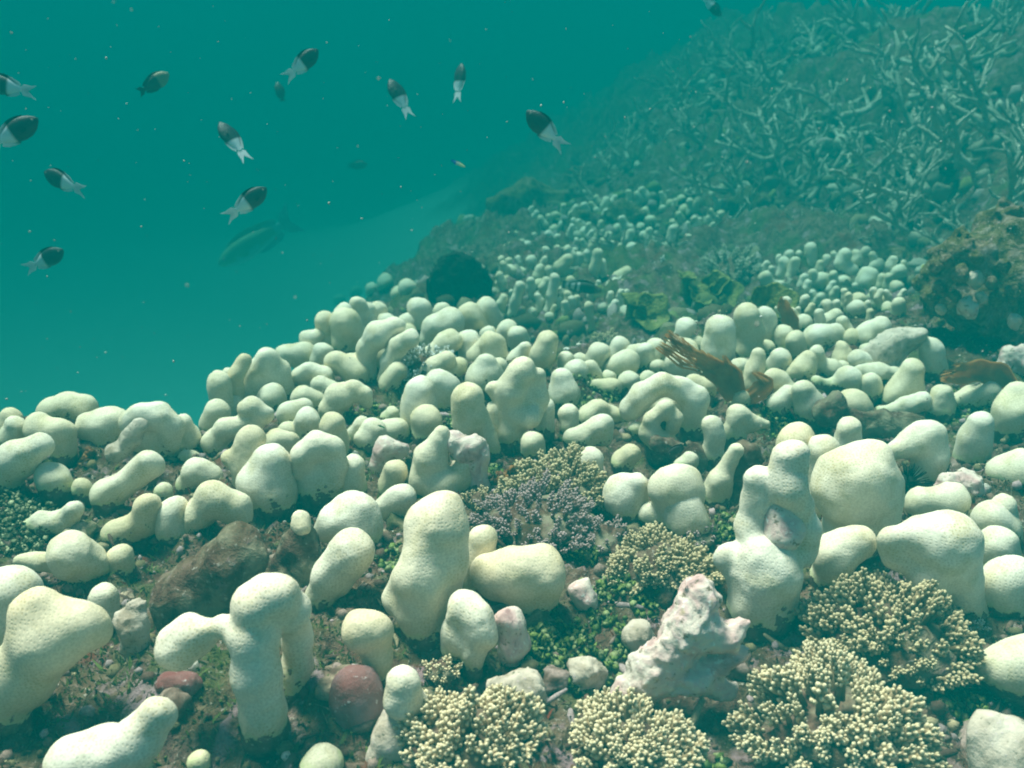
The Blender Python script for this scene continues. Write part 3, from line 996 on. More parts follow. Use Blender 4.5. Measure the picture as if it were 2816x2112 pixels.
# ------------------------------------------------------------------ banks of lobes that grow as one colony
r_ = colony('row of big cream coral lobes on the drop off at the far left', 'D',
            [[(75, 585, 60), (60, 690, 62)], [(100, 640, 62), (60, 720, 64)], [(340, 545, 78), (440, 525, 84), (540, 530, 82)], [(250, 645, 82), (380, 690, 82), (410, 790, 66)],
             [(275, 765, 74), (120, 850, 100), (-10, 950, 110)], [(590, 640, 92), (720, 620, 88), (690, 700, 80)],
             [[(850, 620, 74), (930, 575, 72), (1030, 570, 70), (1105, 640, 66), (1105, 750, 64)], [(950, 720, 100, 60), (1040, 780, 90, 60)]], [(1190, 620, 54), (1225, 700, 54), (1215, 760, 50)]])
K('broken dead coral stub with a white end among the far left lobes', 'D', [[(905, 640, 46, -150), (850, 720, 58, -150), (790, 790, 52, -150)], [(740, 815, 58, -160)]], base=(800, 880), mat='grey', name='dead_coral', warp=.12, lump=(.1, .6, 3), trunk=False)

colony('bank of folded coral lobes on the left shoulder of the reef beside open water', 'E',
       [[(680, 500, 62), (800, 510, 62)], [(912, 490, 58), (890, 545, 50)], [[(545, 525, 62), (470, 630, 62), (440, 740, 66)], [(590, 620, 100, 60), (580, 730, 110, 50)]],
        [(400, 555, 46), (350, 640, 44), (345, 730, 44)], [(245, 690, 62)], [(300, 630, 30)], [[(760, 650, 52), (830, 615, 48), (920, 640, 46), (950, 690, 40)], [(830, 680, 60, 40)]],
        [(900, 710, 60), (970, 735, 46)], [(780, 785, 70), (860, 815, 60)], [[(1120, 735, 50), (1020, 780, 74), (960, 860, 58)], [(1120, 735, 50), (1185, 770, 44), (1195, 815, 36)]],
        [(585, 795, 76)], [[(410, 860, 46), (470, 835, 46), (530, 890, 48), (450, 950, 52), (290, 985, 62), (205, 1080, 66)]],
        [(790, 850, 54), (690, 895, 64)], [(815, 930, 72), (790, 1000, 62)], [(690, 1010, 58)], [(230, 880, 70), (200, 960, 60)], [(330, 830, 50)]], fill=(250, 1250, 520, 1150, 54, 84, 18), thr=.2)
colony('crest of upright rounded coral lobes topping the reef mound at center', 'E',
       [[(1140, 180, 48), (1150, 230, 50)], [(1055, 215, 42), (1030, 240, 40)], [(1190, 235, 60), (1210, 300, 50)], [(1268, 215, 48), (1262, 260, 46)], [(920, 288, 50)],
        [(820, 405, 48), (890, 375, 36)], [[(1065, 305, 80), (1040, 420, 62)], [(1065, 305, 80), (1130, 370, 56)]],
        [(1375, 325, 56), (1270, 375, 70), (1205, 470, 55), (1190, 630, 50)], [(1325, 300, 58), (1340, 340, 52)], [(1462, 310, 58)],
        [(1480, 400, 52), (1405, 450, 50), (1340, 550, 44), (1310, 670, 34)], [(1470, 360, 42)], [(1530, 215, 72), (1550, 290, 58)], [(1690, 225, 46)], [(1740, 300, 82), (1650, 335, 76), (1605, 410, 52)],
        [(1865, 265, 76), (1885, 330, 74)], [(1965, 225, 70), (2000, 290, 66)], [(950, 420, 40), (1000, 400, 36)]], fill=(1000, 2050, 300, 620, 50, 78, 16), thr=.2)
colony('cluster of plump coral lobes behind the tall ridged coral, center', 'E',
       [[(1860, 420, 70), (1868, 520, 58)], [(1985, 370, 46), (1990, 400, 44)], [(2010, 440, 76), (2030, 530, 64)], [(2100, 345, 58), (2090, 400, 54)], [(2175, 380, 58), (2180, 430, 54)],
        [(1958, 560, 56), (1955, 650, 98)], ('F', [[(480, 90, 62), (450, 180, 66), (430, 240, 56)]]), ('F', [[(340, 140, 40), (280, 220, 52)]]),
        ('F', [[(575, 330, 66), (590, 430, 80)]]), ('F', [[(605, 205, 44), (600, 250, 40)]]), ('F', [[(665, 295, 66)]]), ('F', [[(690, 215, 40)]]), ('F', [[(765, 260, 46), (770, 300, 50)]]),
        ('F', [[(618, 560, 58), (625, 640, 46)]])], fill=(1850, 2500, 420, 900, 52, 80, 13), thr=.2)
colony('low bank of pale coral lobes in the hollow behind the center', 'F',
       [[(820, 165, 64), (800, 225, 56)], [(950, 130, 60), (930, 180, 50)], [[(1000, 225, 74), (940, 260, 66)]], [(1050, 160, 50), (1110, 160, 50), (1120, 220, 46)], [(1200, 262, 42)],
        [(1185, 130, 54), (1190, 190, 50)], [(900, 388, 48), (770, 388, 46)], [(1015, 355, 58)], [(1130, 335, 42)], [(880, 325, 38)], [(700, 280, 30), (720, 330, 30)]], fill=(700, 1350, 120, 420, 44, 70, 12), thr=.2)
colony('group of tall and short coral fingers around the torn brown seaweed, upper right of center', 'G',
       [[[(245, 345, 88), (235, 470, 84), (280, 560, 56)]], [[(425, 255, 70), (440, 360, 76), (420, 460, 62)]], [[(545, 260, 56), (545, 380, 56)]], [(490, 510, 38), (470, 600, 52), (445, 700, 50)],
        [(635, 530, 58), (620, 580, 56)], [(655, 375, 56), (660, 430, 50)], [(730, 415, 58), (740, 480, 54)], [[(880, 400, 80), (990, 375, 56)]], [[(995, 255, 38), (920, 295, 44)]], [(1040, 295, 36), (1060, 350, 40)],
        [(812, 530, 42), (780, 600, 70), (730, 625, 50)], [[(872, 490, 40), (890, 570, 36), (970, 600, 52)]], [(1040, 590, 38)], [(1030, 460, 38), (1040, 530, 58)], [(545, 460, 40)],
        [(790, 300, 44)], [(20, 330, 60), (0, 420, 50)], [(90, 440, 44)], [(725, 210, 1), (1100, 400, 50)][1:]], fill=(60, 1300, 330, 700, 44, 72, 15), thr=.2)
colony('hazy bank of short coral fingers on the slope left of the dark boulder, upper right', 'R',
       [[(905, 240, 28), (890, 310, 28)], [(965, 235, 26), (940, 325, 26)], [(1052, 165, 30), (1052, 250, 32)], [[(800, 320, 32), (825, 370, 32), (865, 395, 30), (885, 360, 24)]],
        [[(1235, 200, 32), (1215, 245, 30), (1270, 295, 38)]], [(1350, 185, 28), (1345, 220, 24)], [(1450, 245, 36), (1400, 265, 30)], [(1370, 310, 44), (1350, 350, 44)], [(1100, 350, 48)], [(995, 380, 28)],
        [(1225, 350, 34)], [(1440, 320, 20), (1430, 370, 22)], [(1475, 320, 22), (1470, 370, 24)], [(1530, 300, 36)], [(1515, 375, 34), (1510, 410, 30)], [(1020, 440, 24), (1005, 470, 22)],
        [(1102, 430, 24), (1095, 455, 24)], [(1055, 482, 20), (1040, 510, 20)], [(1312, 448, 34)], [(1300, 495, 42)], [(1385, 435, 26)], [(1450, 445, 30)], [(1470, 490, 28)], [(1530, 470, 36), (1525, 510, 32)], [(1180, 270, 22)]], fill=(790, 1560, 190, 520, 18, 32, 40), far=True, thr=.15)
colony('hazy stand of slender coral fingers in the hollow behind the black sponge', 'H',
       [[(1000, 860, 30), (985, 970, 30), (955, 1080, 24)], [(775, 910, 30), (745, 1020, 28), (720, 1090, 24)], [(905, 800, 30), (890, 850, 30)], [(850, 745, 34), (860, 790, 30)],
        [[(1085, 740, 36), (1035, 790, 34), (1070, 835, 30), (1160, 830, 26)]], [(1280, 700, 32), (1260, 800, 30), (1250, 860, 26)], [(1212, 700, 26), (1210, 750, 24)], [(1160, 720, 28), (1150, 760, 28)],
        [(1350, 810, 30)], [(1440, 780, 38)], [(1465, 825, 38), (1415, 850, 32)], [(1395, 890, 34), (1360, 905, 26)], [(720, 820, 40)], [(785, 820, 28)], [(900, 900, 34)], [(985, 735, 30)],
        [(1220, 1040, 28), (1240, 1180, 20)], [(860, 1080, 26)], [(970, 1110, 26)], [(1310, 1050, 26)], [(690, 880, 30)], [(640, 900, 28)], [(1500, 660, 32), (1560, 690, 28)], [(750, 690, 22)], [(890, 690, 24)],
        [(1500, 740, 24), (1520, 710, 22)]], fill=(640, 1500, 560, 1050, 18, 32, 60), far=True, thr=.15)
colony('faint far bank of small coral fingers below the branching thicket', 'H',
       [[(960, 595, 36), (1000, 640, 24)], [(860, 585, 42)], [(1112, 525, 18), (1095, 590, 20), (1075, 655, 18)], [(1200, 570, 34)], [(1302, 500, 17), (1275, 590, 19)], [(1410, 540, 28)], [(1010, 460, 28)],
        [(1410, 420, 38)], [(1350, 460, 20)], [(1580, 580, 26)], [(1770, 540, 28), (1740, 650, 26)], [(1840, 420, 32)], [(1750, 380, 24)], [(1700, 410, 22)], [(1870, 300, 24)], [(1950, 310, 28)],
        [(2020, 310, 20), (2010, 370, 18)], [(2100, 265, 24)], [(1820, 350, 24)], [(1620, 490, 34)], [(1000, 545, 28)], [(820, 650, 18)], [(930, 520, 22)], [(1270, 420, 20), (1300, 450, 16)], [(1490, 490, 20)], [(1560, 530, 24)]], fill=(800, 2100, 280, 620, 18, 30, 50), far=True, thr=.1)
colony('faint hazy coral knobs behind the left flank of the reef mound', 'E',
       [[(1320, 40, 42)], [(1230, 80, 32)], [(1460, 80, 50)], [(1540, 50, 36)], [(1130, 100, 30)], [(1020, 150, 28)], [(1400, 110, 36)]], thr=.1, far=True)


# ------------------------------------------------------------------ generic builders
def merge(parts):
    """parts: list of (verts, faces(tri array or list), colour or per-vertex colours)"""
    V, F, C, n = [], [], [], 0
    for v, f, c in parts:
        v = np.asarray(v, float)
        V.append(v)
        F += [tuple(int(q) + n for q in p) for p in f]
        c = np.asarray(c, float)
        C.append(np.tile(c, (len(v), 1)) if c.ndim == 1 else c)
        n += len(v)
    return np.concatenate(V), F, np.concatenate(C)


def tube(pts, rad, seg=8, cap=True):
    pts = np.asarray(pts, float)
    n = len(pts)
    V, F = [], []
    up = np.array([.31, .17, .93])
    for q in range(n):
        d = pts[min(q + 1, n - 1)] - pts[max(q - 1, 0)]
        d /= np.linalg.norm(d) + 1e-9
        a = np.cross(d, up)
        a /= np.linalg.norm(a) + 1e-9
        b = np.cross(d, a)
        for s in range(seg):
            w = 2 * math.pi * s / seg
            V.append(pts[q] + rad[q] * (a * math.cos(w) + b * math.sin(w)))
    for q in range(n - 1):
        for s in range(seg):
            F.append((q * seg + s, q * seg + (s + 1) % seg, (q + 1) * seg + (s + 1) % seg, (q + 1) * seg + s))
    if cap:
        d = pts[-1] - pts[-2]
        d /= np.linalg.norm(d) + 1e-9
        V.append(pts[-1] + d * rad[-1] * .8)
        t = len(V) - 1
        for s in range(seg):
            F.append(((n - 1) * seg + s, (n - 1) * seg + (s + 1) % seg, t))
        V.append(pts[0])
        for s in range(seg):
            F.append((s, t + 1, (s + 1) % seg))
    return np.array(V), F


def basis(z, spin=0.0):
    z = Vector(z).normalized()
    q = z.to_track_quat('Z', 'Y')
    return q.to_matrix().to_4x4() @ Matrix.Rotation(spin, 4, 'Z')


# ------------------------------------------------------------------ bushy corals: every branchlet a part
def branch_mesh(name, seed, base, mid, tip, n=15, nub=.048, spread=.125, slim=1.0):
    r = random.Random(seed)
    base, mid, tip = (np.array(q) for q in (base, mid, tip))
    ps = []
    v, f = tube([(0, 0, 0), (.02, .01, .4), (0, 0, .86)], [.085, .085, .075], 6)
    hz = np.clip(v[:, 2:3], 0, 1)
    ps.append((v, f, base + (mid - base) * hz))
    for q in range(n):
        h = .42 + .58 * (q / (n - 1)) ** .8
        a = q * 2.399 + r.uniform(-.4, .4)
        rr = spread * math.sqrt(max(.03, 1 - ((h - .6) / .42) ** 2)) * r.uniform(.75, 1.15)
        if q == n - 1:
            rr = 0
        s = nub * r.uniform(.8, 1.2)
        v = ICO2[0] * [s, s, s * 1.55 * slim]
        d = np.array([math.cos(a) * .75, math.sin(a) * .75, .8])
        M = np.array(basis(d).to_3x3())
        t = np.clip((v[:, 2:3] / (s * 1.55 * slim) + 1) / 2, 0, 1) ** 1.7
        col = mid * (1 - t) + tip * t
        v = v @ M.T + [rr * math.cos(a), rr * math.sin(a), h]
        ps.append((v, ICO2[1], col))
    V, F, C = merge(ps)
    return mesh_data(name, V, F, 'tinted', True, {'Col': C})


BR = {}
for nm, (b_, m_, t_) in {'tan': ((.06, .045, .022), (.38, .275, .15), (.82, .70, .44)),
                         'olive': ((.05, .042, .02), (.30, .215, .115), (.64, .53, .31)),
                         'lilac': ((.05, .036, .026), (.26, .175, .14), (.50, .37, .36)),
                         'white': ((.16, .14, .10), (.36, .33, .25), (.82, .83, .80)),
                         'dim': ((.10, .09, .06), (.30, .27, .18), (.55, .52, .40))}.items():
    BR[nm] = [branch_mesh('branchlet', 40 + q, b_, m_, t_, n=(15 if nm != 'white' else 10), spread=(.13 if nm != 'white' else .10), slim=(1 if nm != 'white' else 1.6)) for q in range(4)]


def bush(label, letter, cx, cy, rpx, n, kind, hfac=.62, blen=.036, name='bushy_coral', lean=(0, 0)):
    _seed[0] += 1
    r = random.Random(_seed[0])
    P, Z = hit(*src(letter, cx, cy))
    R = rpx * CROP[letter][2] * Z / FP
    g = float(ground(P[0], P[1]))
    root = thing(name, (P[0], P[1], g))
    tag(root, label, 'coral')
    # core that the branchlets spring from
    v = ICO3[0] * [R * .78, R * .78, R * hfac * .66]
    v = v * (1 + .30 * fbm(v[:, 0] / R * 5, v[:, 1] / R * 5, v[:, 2] / R * 5 + _seed[0], 3, 8))[:, None]
    put('core', mesh_data('core', v, ICO3[1], 'turf', True), root)
    for q in range(n):
        zz = 1 - (q + .5) / n * .93
        a = q * 2.39996 + r.uniform(-.25, .25)
        zz = min(1, max(-.05, zz + r.uniform(-.05, .05)))
        s = math.sqrt(max(0, 1 - zz * zz))
        wob = 1 + .16 * math.sin(3 * a + _seed[0]) + r.uniform(-.07, .07)
        tip = np.array([R * s * math.cos(a) * wob, R * s * math.sin(a) * wob, R * hfac * max(zz, .02) * r.uniform(.9, 1.1) + .1 * R * hfac])
        d = np.array([s * math.cos(a) * .9 + r.uniform(-.14, .14), s * math.sin(a) * .9 + r.uniform(-.14, .14), .35 + zz * .8])
        d /= np.linalg.norm(d)
        lumpy = float(vnoise(tip[0] / R * 2.6 + _seed[0], tip[1] / R * 2.6, 0, 4))
        if lumpy < -.75:
            continue
        tip[2] *= 1 + .42 * lumpy
        ln = blen * r.uniform(.85, 1.2)
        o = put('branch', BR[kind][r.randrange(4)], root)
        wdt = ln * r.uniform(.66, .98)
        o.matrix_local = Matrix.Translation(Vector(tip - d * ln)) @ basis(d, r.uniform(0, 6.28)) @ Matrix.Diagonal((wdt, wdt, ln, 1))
    return root


bush('largest yellow tipped bushy coral in the bottom right foreground', 'C', 980, 1450, 620, 235, 'tan', blen=.040)
bush('olive bushy coral behind the largest bush, right foreground', 'C', 1340, 830, 550, 200, 'olive', blen=.042)
bush('pale yellow bushy coral at the bottom edge just left of center', 'B', 840, 1560, 490, 170, 'tan', blen=.040)
bush('small yellow bushy tuft below the hooked coral lobe', 'B', 640, 1040, 130, 14, 'tan', blen=.03)
bush('yellow bushy coral at the bottom edge right of center', 'B', 1850, 1570, 440, 145, 'tan', blen=.040)
bush('olive bushy coral left of the tall right coral, center right', 'V', 1425, 1240, 120, 130, 'olive', blen=.042)
bush('rounded olive bushy coral above the purple dead bush, center', 'V', 1205, 1062, 115, 130, 'olive', blen=.042)
bush('purple grey dying bushy coral, center', 'V', 1165, 1132, 140, 130, 'lilac', blen=.030, hfac=.45)
bush('small grey lilac bushy coral right of the purple dying bush', 'V', 1290, 1165, 70, 30, 'lilac', blen=.030, hfac=.5)
bush('white tipped bushy coral on top of the reef mound', 'E', 1575, 640, 205, 60, 'white', hfac=.85, blen=.046)
bush('hazy fluffy bushy coral on the slope, upper right', 'V', 1572, 612, 74, 70, 'dim', hfac=.95, blen=.055)
bush('hazy pale bushy coral with thick fingers left of the fluffy bush', 'V', 1420, 618, 58, 40, 'white', hfac=.7, blen=.06)
bush('white crusty bushy coral beside the shield shaped coral', 'C', 1850, 730, 105, 22, 'white', hfac=.5, blen=.022)
bush('tiny yellow green bushy coral on the far rim of the center hollow', 'H', 1340, 1270, 95, 26, 'tan', hfac=.6, blen=.036)
bush('small olive bushy tuft left of the rounded center bush', 'V', 1040, 1085, 40, 16, 'olive', blen=.03)
bush('small lilac bushy tuft in front of the big tan dome', 'V', 1500, 1165, 50, 20, 'lilac', blen=.028)
bush('pale bushy tuft beside the small mint rock, right of center', 'V', 1340, 1265, 40, 12, 'olive', blen=.03)


# ------------------------------------------------------------------ branching corals on the far slope
def stag_mesh(seed):
    r = random.Random(seed)
    ps = []

    def limb(p, d, ln, rad, depth):
        p = np.array(p, float)
        d = np.array(d, float)
        pts, rs = [p.copy()], [rad]
        n = max(3, int(ln / .045))
        for q in range(n):
            d = d + np.array([r.uniform(-.34, .34), r.uniform(-.34, .34), r.uniform(-.16, .24)])
            d /= np.linalg.norm(d)
            p = p + d * ln / n
            pts.append(p.copy())
            rs.append(rad * (1 - .55 * (q + 1) / n) * r.uniform(.9, 1.12))
            if depth > 0 and q > 0 and r.random() < .55:
                s = d + np.array([r.uniform(-1, 1), r.uniform(-1, 1), r.uniform(-.3, .8)])
                limb(p, s / np.linalg.norm(s), ln * r.uniform(.30, .6), rad * .75, depth - 1)
        v, f = tube(pts, rs, 7)
        ps.append((v, f, (1, 1, 1)))
    limb((0, 0, -.02), (r.uniform(-1, 1), r.uniform(-1, 1), .38), .40, .020, 2)
    V, F, C = merge(ps)
    V = V + .003 * np.c_[vnoise(V[:, 0] * 90, V[:, 1] * 90, V[:, 2] * 90, 1), vnoise(V[:, 0] * 90, V[:, 1] * 90, V[:, 2] * 90, 2), vnoise(V[:, 0] * 90, V[:, 1] * 90, V[:, 2] * 90, 3)]
    return mesh_data('branch', V, F, 'stag', True)


STAG = [stag_mesh(300 + q) for q in range(9)]
STAG_SPOTS = [  # view px, size, description
    (1430, 560, .55, 'low spiky branching coral above the fluffy hazy bush'), (1330, 420, .6, 'faint small branching coral at the left end of the thicket'),
    (1400, 330, .8, 'faint branching coral on the far left shoulder of the thicket'), (1470, 270, .9, 'pale ghostly branching coral high on the left of the thicket'),
    (1540, 390, .8, 'branching coral just above the far bank of small fingers'), (1560, 310, .9, 'middle left branching coral with raised tips'),
    (1600, 220, 1, 'faint branching coral high in the thicket left of its center'), (1690, 410, .9, 'branching coral with a fork above the hazy bush'),
    (1690, 330, .9, 'branching coral with long thin arms, thicket center'), (1740, 250, 1, 'branching coral behind the long thin arms, thicket center'),
    (1760, 170, 1.1, 'ghostly branching coral at the upper center of the thicket'), (1800, 400, .95, 'pale branching coral with a long sloping arm, thicket center right'),
    (1850, 320, 1, 'branching coral standing over the sloping arm'), (1890, 230, 1.1, 'dim branching coral in the upper right of the thicket'),
    (1930, 450, .9, 'bright branching coral above the hazy finger bank, right'), (1980, 370, 1, 'thick armed pale branching coral, right of the thicket'),
    (2010, 290, 1, 'branching coral with a level pale arm, upper right'), (2060, 470, .9, 'branching coral just above the encrusted boulder'),
    (2100, 400, 1, 'forked branching coral above the boulder near the right edge'), (2160, 330, 1, 'branching coral with upturned tips near the right edge'),
    (2200, 440, 1, 'branching coral cut by the right edge over the boulder'), (2200, 250, 1.1, 'branching coral cut by the right edge higher up'),
    (2060, 200, 1.15, 'dim branching coral below the top right corner'), (2150, 130, 1.2, 'faint branching coral in the top right corner'),
    (1950, 110, 1.2, 'faint branching coral near the top edge, right'), (1840, 90, 1.2, 'barely visible branching coral near the top edge, thicket center'),
    (2030, 60, 1.2, 'barely visible branching coral at the top edge left of the corner'), (1650, 480, .6, 'small low branching coral among slope rubble'),
    (1780, 500, .6, 'small branching sprig beside the hazy finger pair'), (1860, 520, .6, 'small branching sprig above the hazy finger bank'),
    (1640, 140, 1.1, 'faint branching coral on the far skyline of the slope'), (1500, 180, 1.0, 'faintest branching coral at the water edge of the slope'),
    (2120, 520, .6, 'short branching sprig on top of the encrusted boulder'), (1330, 540, .4, 'tiny branching sprig in the hollow near the coral fingers')]
for q, (u, v, sz, lab) in enumerate(STAG_SPOTS):
    r = random.Random(900 + q)
    P, Z = hit(u * 1.27306, v * 1.27306)
    root = thing('branching_coral', (P[0], P[1], float(ground(P[0], P[1])) - .02))
    tag(root, lab, 'coral', 'branching corals on the slope')
    for w in range(6 if sz > .7 else 4):
        o = put('branch', STAG[r.randrange(9)], root)
        s = sz * r.uniform(.42, .74)
        o.location = (r.uniform(-.2, .2) * sz, r.uniform(-.2, .2) * sz, 0)
        o.rotation_euler = (r.uniform(-.5, .5), r.uniform(-.5, .5), r.uniform(0, 6.28))
        o.scale = (s, s, s)

# table shaped coral heads far down the slope
for (u, v, w, h, lab) in [(1010, 500, 70, .35, 'faint low coral head in the far blue haze left of center'), (1150, 440, 145, .4, 'faint wide coral head on the far slope'),
                          (1260, 480, 60, .5, 'faint coral head above the far finger bank'), (900, 590, 60, .35, 'dim coral hump in the haze left of the black sponge'),
                          (1080, 560, 50, .45, 'dim coral hump in the haze right above the black sponge'), (1360, 470, 80, .5, 'dark coral head left of the far finger bank'),
                          (1620, 440, 70, .5, 'flat topped coral plate at the foot of the thicket'), (1930, 560, 60, .5, 'dark lumpy coral head between finger bank and boulder'),
                          (1760, 560, 60, .5, 'dark lumpy coral head behind the hazy finger pair')]:
    K(lab, 'V', [[(u - w * .4, v, w * h * .55), (u, v - w * .06, w * h * .7), (u + w * .4, v, w * h * .55)]], mat='boulder', name='coral_mound', warp=.25, lump=(.25, .7, 4), res=8)

# ------------------------------------------------------------------ encrusted boulder at the right
o = K('big encrusted reef boulder with olive and lilac crusts at the right edge', 'V',
      [[(2060, 610, 72, 60), (2140, 590, 95, 80), (2230, 600, 120, 100)], [(2040, 650, 40, 20), (2120, 670, 62, 20), (2230, 690, 80, 40)], [(2130, 540, 50, 140), (2220, 520, 60, 160)]],
      base=(2120, 745), mat='boulder', name='reef_boulder', cat='rock', warp=.2, lump=(.40, .55, 5), res=18, blend=.5)
for (x, y, rr, m) in [(2020, 575, 13, 'boulder'), (2045, 560, 12, 'turf'), (2075, 590, 18, 'boulder'), (2105, 600, 16, 'grey'), (2090, 660, 20, 'pink'), (2120, 640, 12, 'grey'), (2030, 620, 16, 'turf'), (2010, 640, 14, 'boulder'),
                      (2165, 570, 14, 'boulder'), (2060, 635, 12, 'boulder'), (2150, 640, 14, 'boulder'), (2140, 610, 12, 'turf'), (2185, 630, 16, 'boulder'), (2030, 665, 10, 'grey'), (2190, 690, 14, 'pink'), (2110, 555, 12, 'boulder')]:
    stub(o, 'V', [[(x, y, rr, -90), (x + 4, y + rr * .6, rr * .9, -70)]], 'crust_lump', m, base=(2120, 745), trunk=False, warp=.2, lump=(.25, .6, 3), thr=-9)
K('lilac crusted rock shelf at the right edge behind the red brown seaweed', 'V', [[(2190, 770, 26), (2230, 790, 34)], [(2150, 800, 18), (2210, 800, 24)]], mat='pink', name='rock', cat='rock', warp=.2, lump=(.2, .6, 4))
K('pale sandy rubble mound at the foot of the encrusted boulder', 'V', [[(1880, 770, 30), (1930, 745, 32), (1975, 730, 26)], [(1930, 745, 32), (1910, 785, 28)]], mat='grey', name='rock', cat='rock', warp=.25, lump=(.22, .6, 4))
K('low turf covered rock under the arched and S shaped corals', 'V', [[(1420, 960, 20), (1500, 985, 24)]], mat='turf', name='rock', cat='rock', warp=.25, lump=(.22, .6, 4))

# ------------------------------------------------------------------ black sponge on the crest
P, Z = hit(*src('V', 995, 668))
P[1] += .10
k_ = CROP['V'][2]


def vp(u, v, dy=0.0):
    return at_y(u * k_, v * k_, P[1] + dy)[0]


px = k_ * Z / FP * 1.05
base = np.array([P[0], P[1], float(ground(P[0], P[1]))])
sp = thing('black_sponge', base)
tag(sp, 'round black sponge with a frilled left rim standing behind the reef crest', 'sponge')
sg = [(vp(1000, 610), 50 * px, vp(990, 600), 52 * px), (vp(1000, 610), 50 * px, vp(1020, 625), 40 * px), (vp(985, 575), 18 * px, vp(975, 562), 14 * px), (vp(990, 640), 48 * px, vp(985, 700), 34 * px), (vp(975, 620), 45 * px, vp(950, 640), 26 * px)]
V, F = sdf_mesh(sg, 18 * px, 3.2 * px, .05, (6 * px, 11 * px, 4), 5)
c0 = V[:, 1].mean()
V[:, 1] = c0 + (V[:, 1] - c0) * .55
put('body', mesh_data('body', V - base, F, 'black', True), sp)
for pts, rr in [([(955, 575), (938, 590), (930, 615), (936, 640), (946, 660)], 4), ([(962, 566), (950, 574), (944, 592)], 4), ([(960, 570), (966, 555), (985, 550), (1003, 558), (1018, 572)], 5), ([(930, 600), (924, 604), (924, 630), (934, 650)], 3), ([(1045, 580), (1060, 610), (1058, 640)], 5)]:
    q = np.array([vp(a, b, -.012) for a, b in pts])
    v, f = tube(q, [rr * px * (1.15 if 0 < w < len(q) - 1 else .7) for w in range(len(q))], 8)
    put('frill', mesh_data('frill', v - base, f, 'black', True), sp)


r = random.Random(77)
for q in range(46):
    a = math.radians(r.uniform(-20, 265))
    ru = r.uniform(52, 62)
    u0, v0 = 992 + ru * math.cos(a), 606 - .86 * ru * math.sin(a)
    u1, v1 = u0 + r.uniform(4, 13) * math.cos(a + r.uniform(-.8, .8)), v0 - r.uniform(4, 12) * math.sin(a + r.uniform(-.8, .8))
    dq = r.uniform(-.02, .02)
    pts = np.array([vp(u0 - (u1 - u0), v0 - (v1 - v0), dq), vp(u0, v0, dq), vp((u0 + u1) / 2 + r.uniform(-3, 3), (v0 + v1) / 2 + r.uniform(-3, 3), dq), vp(u1, v1, dq)])
    v, f = tube(pts, [2.6 * px, 2.4 * px, 2.0 * px, .9 * px], 6)
    put('frill', mesh_data('frill', v - base, f, 'black', True), sp)


# ------------------------------------------------------------------ brown seaweed fronds
def frond(root, pts, widths, y0, lean=0.0, fray=6, seed=0, ruffle=.0045):
    """a torn, ruffled blade along a view-px line; real thickness, waves in depth"""
    r = random.Random(seed)
    pts = np.array(pts, float)
    n, m = 26, 15
    seg = np.r_[0, np.cumsum(np.hypot(*np.diff(pts, axis=0).T))]
    seg /= seg[-1]
    tt = np.linspace(0, 1, n)
    cx, cyy = np.interp(tt, seg, pts[:, 0]), np.interp(tt, seg, pts[:, 1])
    ww = np.interp(tt, seg, widths)
    dx, dy = np.gradient(cx), np.gradient(cyy)
    L = np.hypot(dx, dy)
    nx, ny = -dy / L, dx / L
    V = []
    cut = [r.uniform(.0, .22) if b % 2 else 0 for b in range(m)]
    for a in range(n):
        for b in range(m):
            s = b / (m - 1) * 2 - 1
            ta = tt[a] * (1 - cut[b] * (tt[a] ** 2))
            ax_, ay_ = np.interp(ta, tt, cx), np.interp(ta, tt, cyy)
            w = ww[a] * (1 + .10 * math.sin(9 * tt[a] + seed) + .06 * math.sin(23 * tt[a] + 2 * s))
            p = at_y((ax_ + nx[a] * s * w) * k_, (ay_ + ny[a] * s * w) * k_, y0 + lean * tt[a] + ruffle * (math.sin(2.4 * s + 3.5 * tt[a] + seed) + .25 * math.sin(6 * s - 4 * tt[a])) * (.35 + tt[a]))[0]
            V.append(p)
    V = np.array(V)
    th = .0007
    top, bot = V + [0, -th, th], V + [0, th, -th]
    F = []
    nn = n * m
    for a in range(n - 1):
        for b in range(m - 1):
            if a > n - fray and b % 2 == 1 and r.random() < .75:
                continue
            i = a * m + b
            F.append((i, i + 1, i + m + 1, i + m))
            F.append((i + nn, i + m + nn, i + m + 1 + nn, i + 1 + nn))
    loc = np.array(root.location)
    put('frond', mesh_data('frond', np.r_[top, bot] - loc, F, 'kelp', True), root)


def seaweed(label, u, v, fronds, dy=-.02):
    P, Z = hit(u * k_, v * k_)
    root = thing('brown_seaweed', (P[0], P[1], float(ground(P[0], P[1]))))
    tag(root, label, 'seaweed')
    for q, (pts, wd, kw) in enumerate(fronds):
        frond(root, pts, wd, P[1] + dy, seed=q + int(u), **kw)
    # stem
    tip = at_y(fronds[0][0][0][0] * k_, fronds[0][0][0][1] * k_, P[1] + dy)[0]
    a = np.array(root.location)
    vv, ff = tube([(0, 0, -.01), tuple((tip - a) * .5), tuple(tip - a)], [.004, .003, .003], 6)
    put('stem', mesh_data('stem', vv, ff, 'kelp', True), root)


